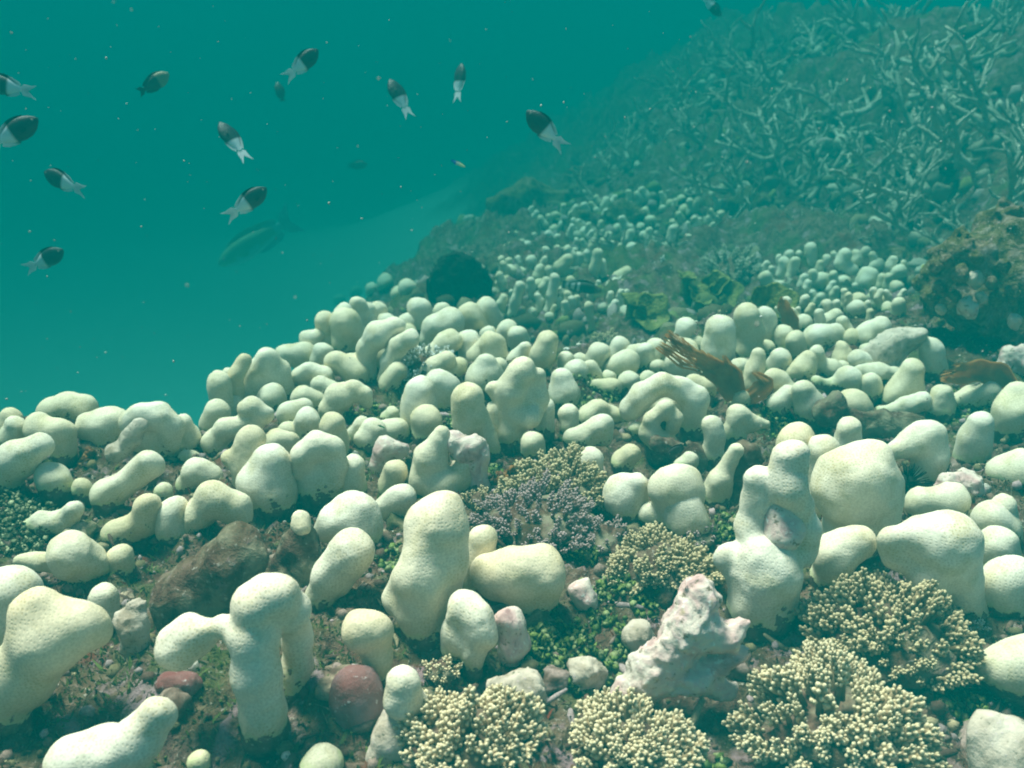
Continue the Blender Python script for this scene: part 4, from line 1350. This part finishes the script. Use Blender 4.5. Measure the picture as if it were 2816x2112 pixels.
seaweed('torn brown seaweed streaming up to the left beside tall coral fingers', 1590, 868,
        [([(1590, 862), (1575, 820), (1535, 792), (1480, 768), (1425, 735)], [22, 30, 26, 26, 18], dict(fray=15)),
         ([(1580, 840), (1560, 805), (1500, 770), (1440, 715)], [16, 16, 14, 9], dict(fray=14)),
         ([(1585, 850), (1580, 805), (1562, 765)], [20, 14, 3], dict(fray=3)),
         ([(1600, 870), (1640, 845), (1660, 828), (1625, 800)], [18, 20, 14, 4], dict(fray=5))])
seaweed('red brown seaweed frond bent flat over corals near the right edge', 2130, 838,
        [([(2195, 832), (2165, 812), (2120, 800), (2070, 808), (2030, 815)], [8, 24, 27, 22, 8], dict(fray=6, lean=-.02)),
         ([(2180, 835), (2150, 800), (2110, 788), (2085, 786)], [6, 12, 10, 4], dict(fray=4, lean=.01))], dy=-.09)
seaweed('narrow brown seaweed leaf standing above the tall coral fingers', 1715, 716,
        [([(1718, 716), (1706, 690), (1692, 660), (1690, 640)], [10, 18, 14, 3], dict(fray=4))])


# ------------------------------------------------------------------ yellow-green plating corals
def plate(root, c, R, tilt, az, seed):
    r = random.Random(seed)
    nr, na = 9, 30
    V, F = [], []
    for side in (0, 1):
        for i in range(nr + 1):
            for j in range(na):
                a = 2 * math.pi * j / na
                q = i / nr
                w = 1 + .16 * math.sin(2 * a + seed) + .10 * math.sin(5 * a + 2 * seed)
                z = .42 * R * q * q + .12 * R * q * math.sin(3 * a + seed * 1.3) + .05 * R * math.sin(8 * a) * q + .02 * R * math.sin(21 * a) * q
                V.append((R * q * w * math.cos(a), R * q * w * math.sin(a), z - side * (.0045 * (1.15 - q * .5))))
    st = (nr + 1) * na
    for side in (0, 1):
        for i in range(nr):
            for j in range(na):
                a, b = side * st + i * na + j, side * st + i * na + (j + 1) % na
                f = (a, b, b + na, a + na)
                F.append(f if side == 0 else f[::-1])
    for j in range(na):
        a, b = nr * na + j, nr * na + (j + 1) % na
        F.append((a, b, b + st, a + st))
    o = put('plate', mesh_data('plate', np.array(V), F, 'plate', True), root)
    o.location = [float(x) for x in c]
    o.rotation_euler = (tilt, 0, az)


for (u, v, lab, plates) in [
        (1405, 705, 'yellow green leafy plate coral in the hollow right of center', [(0, 0, .05, .75, 0), (-.045, .03, .035, .3, 1.0)]),
        (1510, 668, 'yellow green frilled plate coral beside the fluffy hazy bush', [(0, 0, .036, .5, .4), (.045, .04, .04, .7, -.5), (-.03, .05, .03, .2, 1.2)]),
        (1560, 668, 'small yellow green plate coral behind the tall coral fingers', [(0, 0, .05, .8, -.2)]),
        (1660, 690, 'green plate coral half hidden behind the narrow brown leaf', [(0, 0, .05, .8, .3)])]:
    P, Z = hit(u * k_, v * k_)
    root = thing('plate_coral', (P[0], P[1], float(ground(P[0], P[1]))))
    tag(root, lab, 'coral')
    for q, (dx, dy, R, ti, az) in enumerate(plates):
        plate(root, (dx, dy, .03 + .02 * q), R, ti, az, q + u % 7)
        vv, ff = tube([(dx, dy, -.02), (dx, dy, .035 + .02 * q)], [.02, .012], 8)
        put('stalk', mesh_data('stalk', vv, ff, 'plate', True), root)


# ------------------------------------------------------------------ green leafy algae
def leaf_clump(label, letter, cx, cy, rpx, n, pal=((.07, .12, .018), (.13, .20, .03), (.21, .28, .06), (.04, .06, .014), (.30, .34, .14)), size=.0040, name='green_algae', h=.16):
    _seed[0] += 1
    r = random.Random(_seed[0])
    P, Z = hit(*src(letter, cx, cy))
    R = rpx * CROP[letter][2] * Z / FP
    ps = []
    for q in range(n):
        a, d = r.uniform(0, 6.28), R * math.sqrt(r.random())
        x, y = P[0] + 1.35 * d * math.cos(a), P[1] + 1.35 * d * math.sin(a)
        if name == 'green_algae' and float(vnoise(x * 34, y * 34, 0, 19)) < .5 * d / R - .8 + .25 * r.uniform(-1, 1):
            continue
        z = float(ground(x, y) + relief(x, y)) + r.uniform(.0, 1) * h * R * (1 - .6 * d / R) + .004
        s = size * r.uniform(.6, 1.4)
        M = np.array(basis((r.uniform(-1, 1), r.uniform(-1.2, .6), r.uniform(.1, 1)), r.uniform(0, 6.28)).to_3x3())
        v = [(0, 0, .12 * s)] + [(s * math.cos(b * 1.0472) * (1 + .15 * r.uniform(-1, 1)), s * .85 * math.sin(b * 1.0472), .25 * s * r.uniform(-1, 1)) for b in range(6)] + [(0, 0, -.16 * s)]
        f = [(0, b + 1, (b + 1) % 6 + 1) for b in range(6)] + [(7, (b + 1) % 6 + 1, b + 1) for b in range(6)]
        c = np.array(pal[r.randrange(len(pal))]) * r.uniform(.7, 1.25)
        ps.append((np.array(v) @ M.T + [x, y, z], f, c))
    V, F, C = merge(ps)
    loc = np.array([P[0], P[1], float(ground(P[0], P[1]))])
    o = put(name, mesh_data(name, V - loc, F, 'leaf', True, {'Col': C}), None, loc)
    tag(o, label, 'algae')


leaf_clump('bright green leafy algae mat below the potato shaped coral', 'V', 1240, 1400, 88, 800)
leaf_clump('green leafy algae clump at the bottom edge between the two right bushes', 'V', 1515, 1640, 40, 200, size=.005)
leaf_clump('green algae fringe above the bottom right rubble, right of the mint rock', 'V', 1330, 1300, 70, 320)
leaf_clump('dark green algae patch below the arching left shoulder lobes', 'V', 820, 905, 60, 260)
leaf_clump('green algae patch left of the round faced lobe, center', 'V', 985, 905, 45, 200)
leaf_clump('green algae sprig in the middle of the purple dying bush', 'V', 1250, 1190, 32, 130, size=.005)
leaf_clump('green algae patch left of the tall right coral', 'V', 1585, 1140, 42, 200)
leaf_clump('bright green algae beside the small pale coral pair, right', 'V', 1690, 905, 38, 240)
leaf_clump('green algae strip under the long low lobe with a slit, right edge', 'V', 2090, 890, 60, 260)
leaf_clump('green algae at the foot of the two stacked lobes, left of center', 'V', 860, 1205, 40, 160)
leaf_clump('olive algae patch above the rounded center bush', 'V', 1070, 1010, 55, 260)
leaf_clump('olive algae patch under the big arched coral', 'V', 1300, 870, 60, 240)
leaf_clump('tiny green algae sprig on the dark turf below the tall center coral', 'V', 1000, 1205, 26, 80)
leaf_clump('green algae under the wide yellow lobe at the right edge', 'V', 2110, 1520, 60, 220)
leaf_clump('pale crinkled algae tuft at the left edge, upper one', 'V', 45, 1100, 55, 420, pal=((.10, .13, .06), (.26, .28, .14), (.40, .42, .24), (.06, .08, .03)), size=.0036, h=.7, name='crinkled_algae')
leaf_clump('pale crinkled algae tuft at the left edge, lower one', 'V', 30, 1165, 50, 360, pal=((.10, .13, .06), (.26, .28, .14), (.40, .42, .24), (.06, .08, .03)), size=.0036, h=.6, name='crinkled_algae')
for (u, v, lab) in [(180, 1000, 'orange brown algae blade beside the broken dead stub, far left'), (1090, 1035, 'small orange brown algae leaf above the rounded center bush'),
                    (650, 1060, 'red brown algae tuft right of the egg shaped coral lobe'), (255, 1350, 'rust red algae tuft right of the Y shaped coral'), (425, 975, 'rust brown algae at the reef edge below the water gap')]:
    leaf_clump(lab, 'V', u, v, 16, 45, pal=((.20, .07, .01), (.13, .04, .01), (.28, .12, .02)), size=.006, h=.9, name='brown_algae')

# ------------------------------------------------------------------ small black sea urchin behind the heart shaped coral
P, Z = hit(*src('G', 1440, 1420))
ur = thing('sea_urchin', (P[0], P[1], float(ground(P[0], P[1])) + .015))
tag(ur, 'black spiny sea urchin peeking out right of the heart shaped coral', 'sea urchin')
put('shell', mesh_data('shell', ICO2[0] * .014, ICO2[1], 'black', True), ur)
r = random.Random(5)
spv, spf = tube([(0, 0, .010), (0, 0, .030)], [.0011, .0004], 5)
spm = mesh_data('spine', spv, spf, 'black', True)
for q in range(90):
    z = r.uniform(-.2, 1)
    a = r.uniform(0, 6.28)
    s = math.sqrt(1 - z * z)
    o = put('spine', spm, ur)
    o.matrix_local = basis((s * math.cos(a), s * math.sin(a), z))


# ------------------------------------------------------------------ turf and rubble that nobody could count
def build_stuff():
    r = np.random.default_rng(3)
    # nodules of rubble and coralline algae
    n = 26000
    y = .42 + 1.75 * r.random(n) ** 1.3
    x = (r.random(n) * 2 - 1) * (.30 + .62 * y)
    keep = edge_sd(x, y) < .03
    x, y = x[keep], y[keep]
    dens = fbm(x * 6, y * 6, 0, 3, 77)
    keep = r.random(len(x)) < np.clip(.55 + dens, .12, 1)
    x, y = x[keep], y[keep]
    n = len(x)
    s = .0012 + .0075 * r.random(n) ** 4
    pal = np.array([(.22, .15, .12), (.28, .21, .20), (.30, .24, .14), (.16, .10, .07), (.55, .50, .42), (.12, .10, .05), (.42, .30, .30), (.09, .05, .035), (.14, .11, .05), (.60, .57, .50)])
    w = np.array([.16, .08, .12, .20, .02, .13, .05, .18, .06, .005])
    ci = r.choice(len(pal), n, p=w / w.sum())
    v0, f0 = ICO1
    jit = 1 + .35 * (r.random((n, len(v0), 1)) - .5)
    sc = s[:, None, None] * (1 + .6 * (r.random((n, 1, 3)) - .5))
    z = ground(x, y) + relief(x, y) + .3 * s
    V = v0[None] * jit * sc + np.stack([x, y, z], -1)[:, None, :]
    F = (f0[None] + (np.arange(n) * len(v0))[:, None, None]).reshape(-1, 3)
    C = np.repeat(pal[ci] * (.7 + .6 * r.random((n, 1))), len(v0), 0)
    V, F, C = [V.reshape(-1, 3)], [F], [C]
    off = len(V[0])
    rr = random.Random(8)
    for q in range(420):
        yy = .45 + 1.3 * rr.random() ** 1.4
        xx = rr.uniform(-1, 1) * (.25 + .55 * yy)
        if edge_sd(xx, yy) > -.02:
            continue
        zz = float(ground(xx, yy) + relief(xx, yy))
        a, ln, w_ = rr.uniform(0, 6.28), rr.uniform(.008, .03), rr.uniform(.0018, .0048)
        d = np.array([math.cos(a), math.sin(a), rr.uniform(-.1, .7)]) * ln / 3
        pts = [np.array([xx, yy, zz]) + d * t + np.array([rr.uniform(-1, 1), rr.uniform(-1, 1), 0]) * w_ * .5 for t in range(4)]
        v, f = tube(pts, [w_, w_ * rr.uniform(.8, 1.3), w_ * rr.uniform(.8, 1.3), w_ * .7], 6)
        f = np.array([t for g in f for t in ([g] if len(g) == 3 else [g[:3], (g[0], g[2], g[3])])])
        V.append(v)
        F.append(f + off)
        C.append(np.tile(pal[rr.choice([0, 1, 2, 3, 3, 6, 7])] * rr.uniform(.6, 1.3), (len(v), 1)))
        off += len(v)
    for q in range(130):
        yy = .5 + 1.4 * rr.random() ** 1.3
        xx = rr.uniform(-1, 1) * (.25 + .55 * yy)
        if edge_sd(xx, yy) > -.02:
            continue
        zz = float(ground(xx, yy) + relief(xx, yy))
        s1 = rr.uniform(.007, .022)
        v = ICO3[0] * [s1 * rr.uniform(.8, 1.4), s1 * rr.uniform(.8, 1.4), s1 * rr.uniform(.6, .9)]
        k0 = fbm(v[:, 0] / s1 * 1.6 + q, v[:, 1] / s1 * 1.6, v[:, 2] / s1 * 1.6, 4, 12)
        k1 = fbm(v[:, 0] / s1 * 2.4 + q, v[:, 1] / s1 * 2.4, v[:, 2] / s1 * 2.4 + 9, 3, 14)
        v = v * (1 + .5 * k0)[:, None] + [xx, yy, zz]
        pa, pb = np.array(rr.choice([(.30, .21, .18), (.40, .31, .21), (.24, .17, .13), (.22, .18, .10)])), np.array(rr.choice([(.09, .055, .032), (.07, .07, .03), (.08, .045, .03)]))
        C.append(pb + (pa - pb) * np.clip(.5 + 1.6 * k1, 0, 1)[:, None])
        V.append(v)
        F.append(ICO3[1] + off)
        off += len(v)
    V, F, C = np.concatenate(V), np.concatenate(F), np.concatenate(C)
    o = put('coral_rubble', mesh_data('coral_rubble', V.reshape(-1, 3), F, 'tinted', True, {'Col': C}))
    o['kind'] = 'stuff'
    tag(o, 'fine coral rubble and crusted grains between the corals', 'rubble')
    # short turf blades
    n = 90000
    y = .42 + 1.8 * r.random(n) ** 1.35
    x = (r.random(n) * 2 - 1) * (.30 + .62 * y)
    keep = (edge_sd(x, y) < .05) & (r.random(n) < np.clip(.55 + fbm(x * 5, y * 5, 0, 3, 91) * .9, .05, 1))
    x, y = x[keep], y[keep]
    n = len(x)
    z = ground(x, y) + relief(x, y) - .002
    ln = .004 + .009 * r.random(n) ** 2
    a = r.random(n) * 6.283
    wd = .0008 + .0014 * r.random(n)
    tilt = np.stack([r.normal(0, .5, n), r.normal(0, .5, n), np.ones(n)], -1) * ln[:, None]
    b = np.stack([np.cos(a), np.sin(a), np.zeros(n)], -1) * wd[:, None]
    p = np.stack([x, y, z], -1)
    V = np.stack([p - b, p + b, p + tilt * .55 + b * .9, p + tilt * .55 - b * .9, p + tilt * [1.25, 1.25, .95]], 1)
    q = np.arange(n)[:, None] * 5
    F = np.concatenate([q + [0, 1, 2], q + [0, 2, 3], q + [3, 2, 4]])
    pal = np.array([(.08, .035, .02), (.14, .075, .035), (.06, .08, .02), (.11, .15, .03), (.18, .035, .015), (.20, .16, .09), (.34, .30, .20)])
    reg = fbm(x * 3, y * 3, 0, 2, 55)
    ci = np.where(reg > .35, r.choice([2, 3, 3, 5], n), r.choice([0, 0, 1, 4, 5, 6, 2], n))
    C = np.repeat(pal[ci] * (.6 + .8 * r.random((n, 1))), 5, 0)
    o = put('turf_algae', mesh_data('turf_algae', V.reshape(-1, 3), F, 'leaf', True, {'Col': C}))
    o['kind'] = 'stuff'
    tag(o, 'short brown and olive algal turf covering the reef floor', 'turf')
    # stones of the far slope
    n = 5200
    y = 2.1 + 4.6 * r.random(n)
    x = (r.random(n) * 2 - .75) * (.5 + .52 * y)
    z = ground(x, y)
    keep = (z > -.42) & (edge_sd(x, y) > .05)
    x, y, z = x[keep], y[keep], z[keep]
    n = len(x)
    s = .008 + .026 * r.random(n) ** 2.5
    v0, f0 = ICO2
    jit = 1 + .5 * (r.random((n, len(v0), 1)) - .5)
    sc = s[:, None, None] * (1 + .8 * (r.random((n, 1, 3)) - .5))
    V = v0[None] * jit * sc + np.stack([x, y, z + .2 * s], -1)[:, None, :]
    F = (f0[None] + (np.arange(n) * len(v0))[:, None, None]).reshape(-1, 3)
    pal = np.array([(.10, .085, .045), (.17, .14, .08), (.30, .27, .20), (.07, .06, .03), (.24, .19, .17), (.14, .15, .05), (.42, .39, .30)])
    C = np.repeat(pal[r.choice(len(pal), n)] * (.6 + .7 * r.random((n, 1))), len(v0), 0)
    o = put('slope_rubble', mesh_data('slope_rubble', V.reshape(-1, 3), F, 'tinted', True, {'Col': C}))
    o['kind'] = 'stuff'
    tag(o, 'dim rubble and small dead corals covering the far slope', 'rubble')
    # floating particles
    n = 420
    d = .45 + 2.6 * r.random(n)
    sx = r.random(n) * 2816
    sy = r.random(n) * 1150
    P = np.array([CAM + ray(a, b) * t for a, b, t in zip(sx, sy, d)])
    P += r.normal(0, .02, P.shape)
    ok = P[:, 2] > ground(P[:, 0], P[:, 1]) + .12
    P, d = P[ok], d[ok]
    n = len(P)
    s = (.00035 + .0011 * r.random(n) ** 3) * np.clip(d, .6, 2)
    v0, f0 = ICO1
    V = v0[None] * s[:, None, None] * (1 + .7 * (r.random((n, 1, 3)) - .5)) + P[:, None, :]
    F = (f0[None] + (np.arange(n) * len(v0))[:, None, None]).reshape(-1, 3)
    C = np.repeat(np.array([[.55, .55, .48]]) * (.5 + .5 * r.random((n, 1))), len(v0), 0)
    o = put('floating_particles', mesh_data('floating_particles', V.reshape(-1, 3), F, 'tinted', True, {'Col': C}))
    o['kind'] = 'stuff'
    tag(o, 'pale specks drifting in the open water', 'particles')


build_stuff()


# ------------------------------------------------------------------ fish
# station along the body: fraction from snout, half height, half width, axis offset (fractions of body length)
DAMSEL = [(0, .012, .010, .02), (.03, .055, .030, .015), (.08, .105, .055, .01), (.16, .165, .080, .005), (.28, .215, .098, 0), (.42, .225, .098, 0), (.56, .200, .085, 0), (.68, .150, .062, 0), (.78, .095, .038, 0), (.86, .062, .022, 0), (.92, .058, .014, 0)]
LONG = [(0, .008, .008, .0), (.03, .040, .028, 0), (.08, .075, .048, 0), (.16, .110, .066, 0), (.28, .138, .076, 0), (.42, .145, .076, 0), (.56, .130, .066, 0), (.70, .098, .048, 0), (.80, .066, .030, 0), (.87, .050, .020, 0), (.92, .050, .014, 0)]
SLIM = [(0, .010, .010, 0), (.04, .040, .030, 0), (.12, .068, .046, 0), (.28, .085, .055, 0), (.5, .088, .055, 0), (.7, .072, .042, 0), (.84, .05, .026, 0), (.92, .044, .016, 0)]


def fish_meshes(profile, tail, col, dors=(.22, .84, .06), anal=(.52, .84, .06)):
    """body along +X (snout at x=.5), unit length. col(x, z) -> colour"""
    n = 16
    prof = np.array(profile)
    xs = np.linspace(0, .92, 30)
    V, F = [], []
    for x in xs:
        h, w, o = (np.interp(x, prof[:, 0], prof[:, c]) for c in (1, 2, 3))
        for q in range(n):
            a = 2 * math.pi * q / n
            ca, sa = math.cos(a), math.sin(a)
            V.append((.5 - x, w * math.copysign(abs(ca) ** .9, ca), o + h * sa))
    for i in range(len(xs) - 1):
        for q in range(n):
            a, b = i * n + q, i * n + (q + 1) % n
            F.append((a, a + n, b + n, b))
    F.append(tuple(range(n)))
    F.append(tuple((len(xs) - 1) * n + q for q in reversed(range(n))))
    V = np.array(V)
    out = {'body': mesh_data('body', V, F, 'skin', True, {'Col': np.array([col(p[0], p[2]) for p in V])})}

    def fin(name, outline, th=.006, bend=0.0):
        o = np.array(outline, float)
        c = o.mean(0)
        pts = [c] + list(o)
        VV = [(p[0], s * th * (1.0 if q == 0 else .5) + bend * abs(p[1]), p[1]) for s in (1, -1) for q, p in enumerate(pts)]
        m = len(pts)
        FF = []
        for q in range(1, m):
            w = q % (m - 1) + 1
            FF += [(0, q, w), (m, m + w, m + q), (q, q + m, w + m, w)]
        VV = np.array(VV)
        out[name] = mesh_data(name, VV, FF, 'fin', False, {'Col': np.array([col(p[0], p[2]) for p in VV])})

    def edge(x, up):
        h = np.interp(x, prof[:, 0], prof[:, 1])
        o = np.interp(x, prof[:, 0], prof[:, 3])
        return o + (h if up else -h)
    fk, sp_, hg = tail            # fork depth, spread, length beyond the stalk
    fin('tail_fin', [(-.40, .05), (-.47, .09 + sp_ * .25), (-.42 - hg * .6, sp_ * .75), (-.42 - hg, sp_), (-.42 - hg * .85, sp_ * .72), (-.42 - hg * (1 - fk), sp_ * .22), (-.42 - hg * (1 - fk) * .95, 0),
                     (-.42 - hg * (1 - fk), -sp_ * .22), (-.42 - hg * .85, -sp_ * .72), (-.42 - hg, -sp_), (-.42 - hg * .6, -sp_ * .75), (-.47, -.09 - sp_ * .25), (-.40, -.05)])
    for nm, (a, b, h), up in (('dorsal_fin', dors, True), ('anal_fin', anal, False)):
        s = 1 if up else -1
        xs2 = np.linspace(a, b, 7)
        lo = [(.5 - x, edge(x, up) - s * .02) for x in xs2]
        hi = [(.5 - x - .06 * (x - a) / (b - a), edge(x, up) + s * h * (math.sin(math.pi * (.12 + .70 * (x - a) / (b - a))) ** .8) * (1.25 if x > b - .12 else 1)) for x in xs2]
        fin(nm, lo + hi[::-1])
    V = ICO2[0]
    ec = np.where(np.abs(V[:, 1:2]) > .86, [[.005, .005, .005]], [[.30, .30, .26]])
    out['eye'] = mesh_data('eye', V * [.026, .012, .026], ICO2[1], 'skin', True, {'Col': ec})
    pv = np.array([(0, 0, 0), (-.07, .012, .035), (-.13, .03, .02), (-.145, .035, -.02), (-.11, .03, -.05), (-.05, .012, -.03)])
    pv = np.r_[pv, pv + [0, .004, 0]]
    pf = [(0, 1, 2, 3, 4, 5), (11, 10, 9, 8, 7, 6)] + [(q, (q + 1) % 6, (q + 1) % 6 + 6, q + 6) for q in range(6)]
    out['pectoral_fin'] = mesh_data('pectoral_fin', pv, pf, 'fin', False, {'Col': np.array([np.array(col(.25, 0)) * 1.2 for _ in pv])})
    eh = np.interp(.11, prof[:, 0], prof[:, 1])
    ew = np.interp(.11, prof[:, 0], prof[:, 2])
    out['_eye'] = (.39, ew * .88, eh * .28 + np.interp(.11, prof[:, 0], prof[:, 3]))
    out['_pec'] = (.5 - .27, np.interp(.27, prof[:, 0], prof[:, 2]) * .93, -.03)
    return out


def two_tone(dark, pale, x0):
    def c(x, z):
        t = float(np.clip((x0 - x) / .03 + .5, 0, 1))
        return np.array(dark) * (1 - t) + np.array(pale) * t
    return c


def banded(x, z):
    if x < -.02 and int((x + .6) / .075) % 2 == 0:
        return np.array((.60, .62, .58))
    return np.array((.035, .022, .014)) if x < .28 else np.array((.12, .06, .025))


def cleaner(x, z):
    return np.array((.02, .12, .62)) if x < -.18 else np.array((.60, .62, .55)) if x < .1 else np.array((.68, .66, .28))


SPECIES = {
    'chromis': fish_meshes(DAMSEL, (.78, .17, .36), two_tone((.008, .013, .018), (.74, .78, .80), -.10), dors=(.24, .84, .055), anal=(.55, .84, .06)),
    'reverse': fish_meshes(DAMSEL, (.45, .16, .20), two_tone((.26, .22, .13), (.03, .032, .025), .08)),
    'dusky': fish_meshes(DAMSEL, (.25, .15, .16), two_tone((.03, .03, .025), (.025, .028, .026), 0)),
    'grey': fish_meshes(LONG, (.30, .14, .16), two_tone((.12, .16, .18), (.16, .21, .22), 0)),
    'parrot': fish_meshes(LONG, (.50, .22, .20), lambda x, z: np.array((.20, .32, .18)) if (x > -.32 and z > -.05) else np.array((.20, .46, .48))),  # skin lightened toward the water colour, so haze is partly painted in
    'banded': fish_meshes(LONG, (.1, .12, .13), banded),
    'cleaner': fish_meshes(SLIM, (.1, .09, .14), cleaner),
    'yellow': fish_meshes(DAMSEL, (.2, .12, .14), two_tone((.62, .50, .04), (.60, .46, .05), 0)),
    'green': fish_meshes(SLIM, (.2, .09, .14), two_tone((.04, .30, .10), (.03, .20, .08), 0)),
}


def fish(species, label, letter, head, tail, length, roll=0.0, swing=0.0, group=None, name='fish', z_over=None):
    """snout and tail tip as seen; length in metres sets the distance; swing turns the fish out of the picture plane"""
    h, t = np.array(src(letter, *head)), np.array(src(letter, *tail))
    lp = np.hypot(*(h - t))
    Z = length * 1.06 * math.cos(swing) * FP / lp if z_over is None else z_over
    c = (h + t) / 2
    pos = CAM + ray(*c) * Z
    dx = (h - t) / lp
    fwd = (dx[0] * _r - dx[1] * _u) * math.cos(swing) + _f * math.sin(swing)
    up = np.array([0, 0, 1.0])
    up = up - fwd * (up @ fwd)
    if np.linalg.norm(up) < .35:
        up = _u * .3 + _r
        up = up - fwd * (up @ fwd)
    up /= np.linalg.norm(up)
    side = np.cross(up, fwd)
    M = Matrix([[fwd[a], side[a], up[a]] for a in range(3)]).to_4x4() @ Matrix.Rotation(roll, 4, 'X')
    sp = SPECIES[species]
    root = thing(name, (0, 0, 0))
    tag(root, label, 'fish', group)
    L = length / 1.2
    root.matrix_world = Matrix.Translation(Vector(pos)) @ M @ Matrix.Diagonal((L, L, L, 1))
    for k in ('body', 'tail_fin', 'dorsal_fin', 'anal_fin'):
        put(k, sp[k], root)
    for s in (1, -1):
        e = put('eye', sp['eye'], root)
        e.location = (sp['_eye'][0], s * sp['_eye'][1], sp['_eye'][2])
        p = put('pectoral_fin', sp['pectoral_fin'], root)
        p.location = (sp['_pec'][0], s * sp['_pec'][1], sp['_pec'][2])
        p.scale = (1, s, 1)
    return root


G_ = 'dark fish with white tails swimming over the reef'
fish('chromis', 'dark fish with white forked tail near the top, snout up to the right', 'V', (694, 98), (624, 168), .092, group=G_, swing=.2)
fish('chromis', 'plump dark fish partly cut by the left edge, second from the top there', 'V', (93, 248), (-22, 320), .10, group=G_, swing=.1)
fish('chromis', 'white fish tail entering at the left edge, topmost there', 'V', (-48, 172), (66, 198), .095, group=G_)
fish('chromis', 'dark fish with white tail pointing right down, left side above the parrotfish level', 'V', (80, 366), (180, 413), .092, group=G_, swing=.2)
fish('chromis', 'lowest dark fish with white tail at the left, facing right', 'V', (152, 538), (56, 578), .092, group=G_, swing=-.2)
fish('chromis', 'narrow dark fish seen edge on with white tail to lower right, left of center', 'V', (466, 255), (530, 340), .092, roll=1.15, group=G_)
fish('chromis', 'dark fish with white tail just above the hazy green parrotfish', 'V', (584, 398), (498, 468), .092, group=G_, swing=.2)
fish('chromis', 'narrow dark fish diving tail down near the top center, left of two', 'V', (836, 162), (882, 246), .092, roll=1.1, group=G_)
fish('chromis', 'narrow dark fish hanging nearly upright near the top center, right of two', 'V', (997, 128), (988, 212), .092, roll=1.2, group=G_)
fish('chromis', 'dark fish with white forked tail right of top center, facing left', 'V', (1127, 234), (1214, 312), .094, group=G_, swing=-.15)
fish('chromis', 'hazy dark fish touching the top edge, right of center', 'V', (1562, 40), (1520, -6), .092, roll=.3, group=G_)
fish('reverse', 'tan headed fish with dark tail, upper left', 'V', (369, 150), (302, 206), .09, swing=.3)
fish('dusky', 'tiny dark fish seen edge on, upper left of center', 'V', (596, 172), (612, 222), .075, roll=1.2)
fish('dusky', 'barely visible dark round fish in the haze above the reef mound', 'V', (800, 355), (748, 358), .12)
fish('cleaner', 'tiny bright blue and yellow slender fish in mid water', 'V', (1009, 363), (972, 345), .04)
fish('parrot', 'large ghostly green and blue parrotfish in the haze, left of center', 'V', (452, 586), (642, 466), .55, name='parrotfish')
fish('banded', 'dark brown fish with white bars on its tail half behind the reef crest', 'V', (1313, 630), (1205, 612), .13)
fish('dusky', 'small black fish beside the red brown seaweed, right edge', 'S', (2606, 1004), (2546, 1000), .038)
fish('grey', 'small grey blue fish behind the torn brown seaweed', 'S', (1888, 966), (1944, 958), .042)
fish('yellow', 'tiny yellow fish in front of the encrusted boulder', 'S', (2537, 724), (2541, 756), .03)
fish('dusky', 'dark olive fish under the S shaped coral', 'S', (1830, 1256), (1892, 1218), .033)
fish('green', 'tiny green fish resting on a low coral mound, center', 'S', (1062, 1178), (1037, 1168), .0125)
fish('grey', 'pale hazy fish at the foot of the branching thicket', 'S', (1930, 572), (1992, 600), .10)
fish('grey', 'hazy grey fish among the coral fingers left of the boulder', 'S', (2232, 862), (2300, 858), .065)


# ------------------------------------------------------------------ the sea water itself
def build_haze():
    x0, x1, y0, y1, z0, z1 = -32, 32, -6, 44, -3.1, 1.08
    V = [(x, y, z) for x in (x0, x1) for y in (y0, y1) for z in (z0, z1)]
    F = [(0, 1, 3, 2), (4, 6, 7, 5), (0, 4, 5, 1), (2, 3, 7, 6), (0, 2, 6, 4), (1, 5, 7, 3)]
    m = bpy.data.materials.new('sea_water')
    m.use_nodes = True
    t = m.node_tree
    t.nodes.clear()
    out = t.nodes.new('ShaderNodeOutputMaterial')
    pv = t.nodes.new('ShaderNodeVolumePrincipled')
    pv.inputs['Color'].default_value = (.0003, .165, .156, 1)
    pv.inputs['Absorption Color'].default_value = (0, .187, .184, 1)
    pv.inputs['Density'].default_value = WATER_DENSITY
    pv.inputs['Anisotropy'].default_value = -0.35
    t.links.new(pv.outputs[0], out.inputs['Volume'])
    MAT['water'] = m
    o = put('haze', mesh_data('haze', V, F, 'water', False))
    o['kind'] = 'stuff'
    o['label'] = 'blue green sea water that fades everything in the distance'


WATER_DENSITY = .47
build_haze()
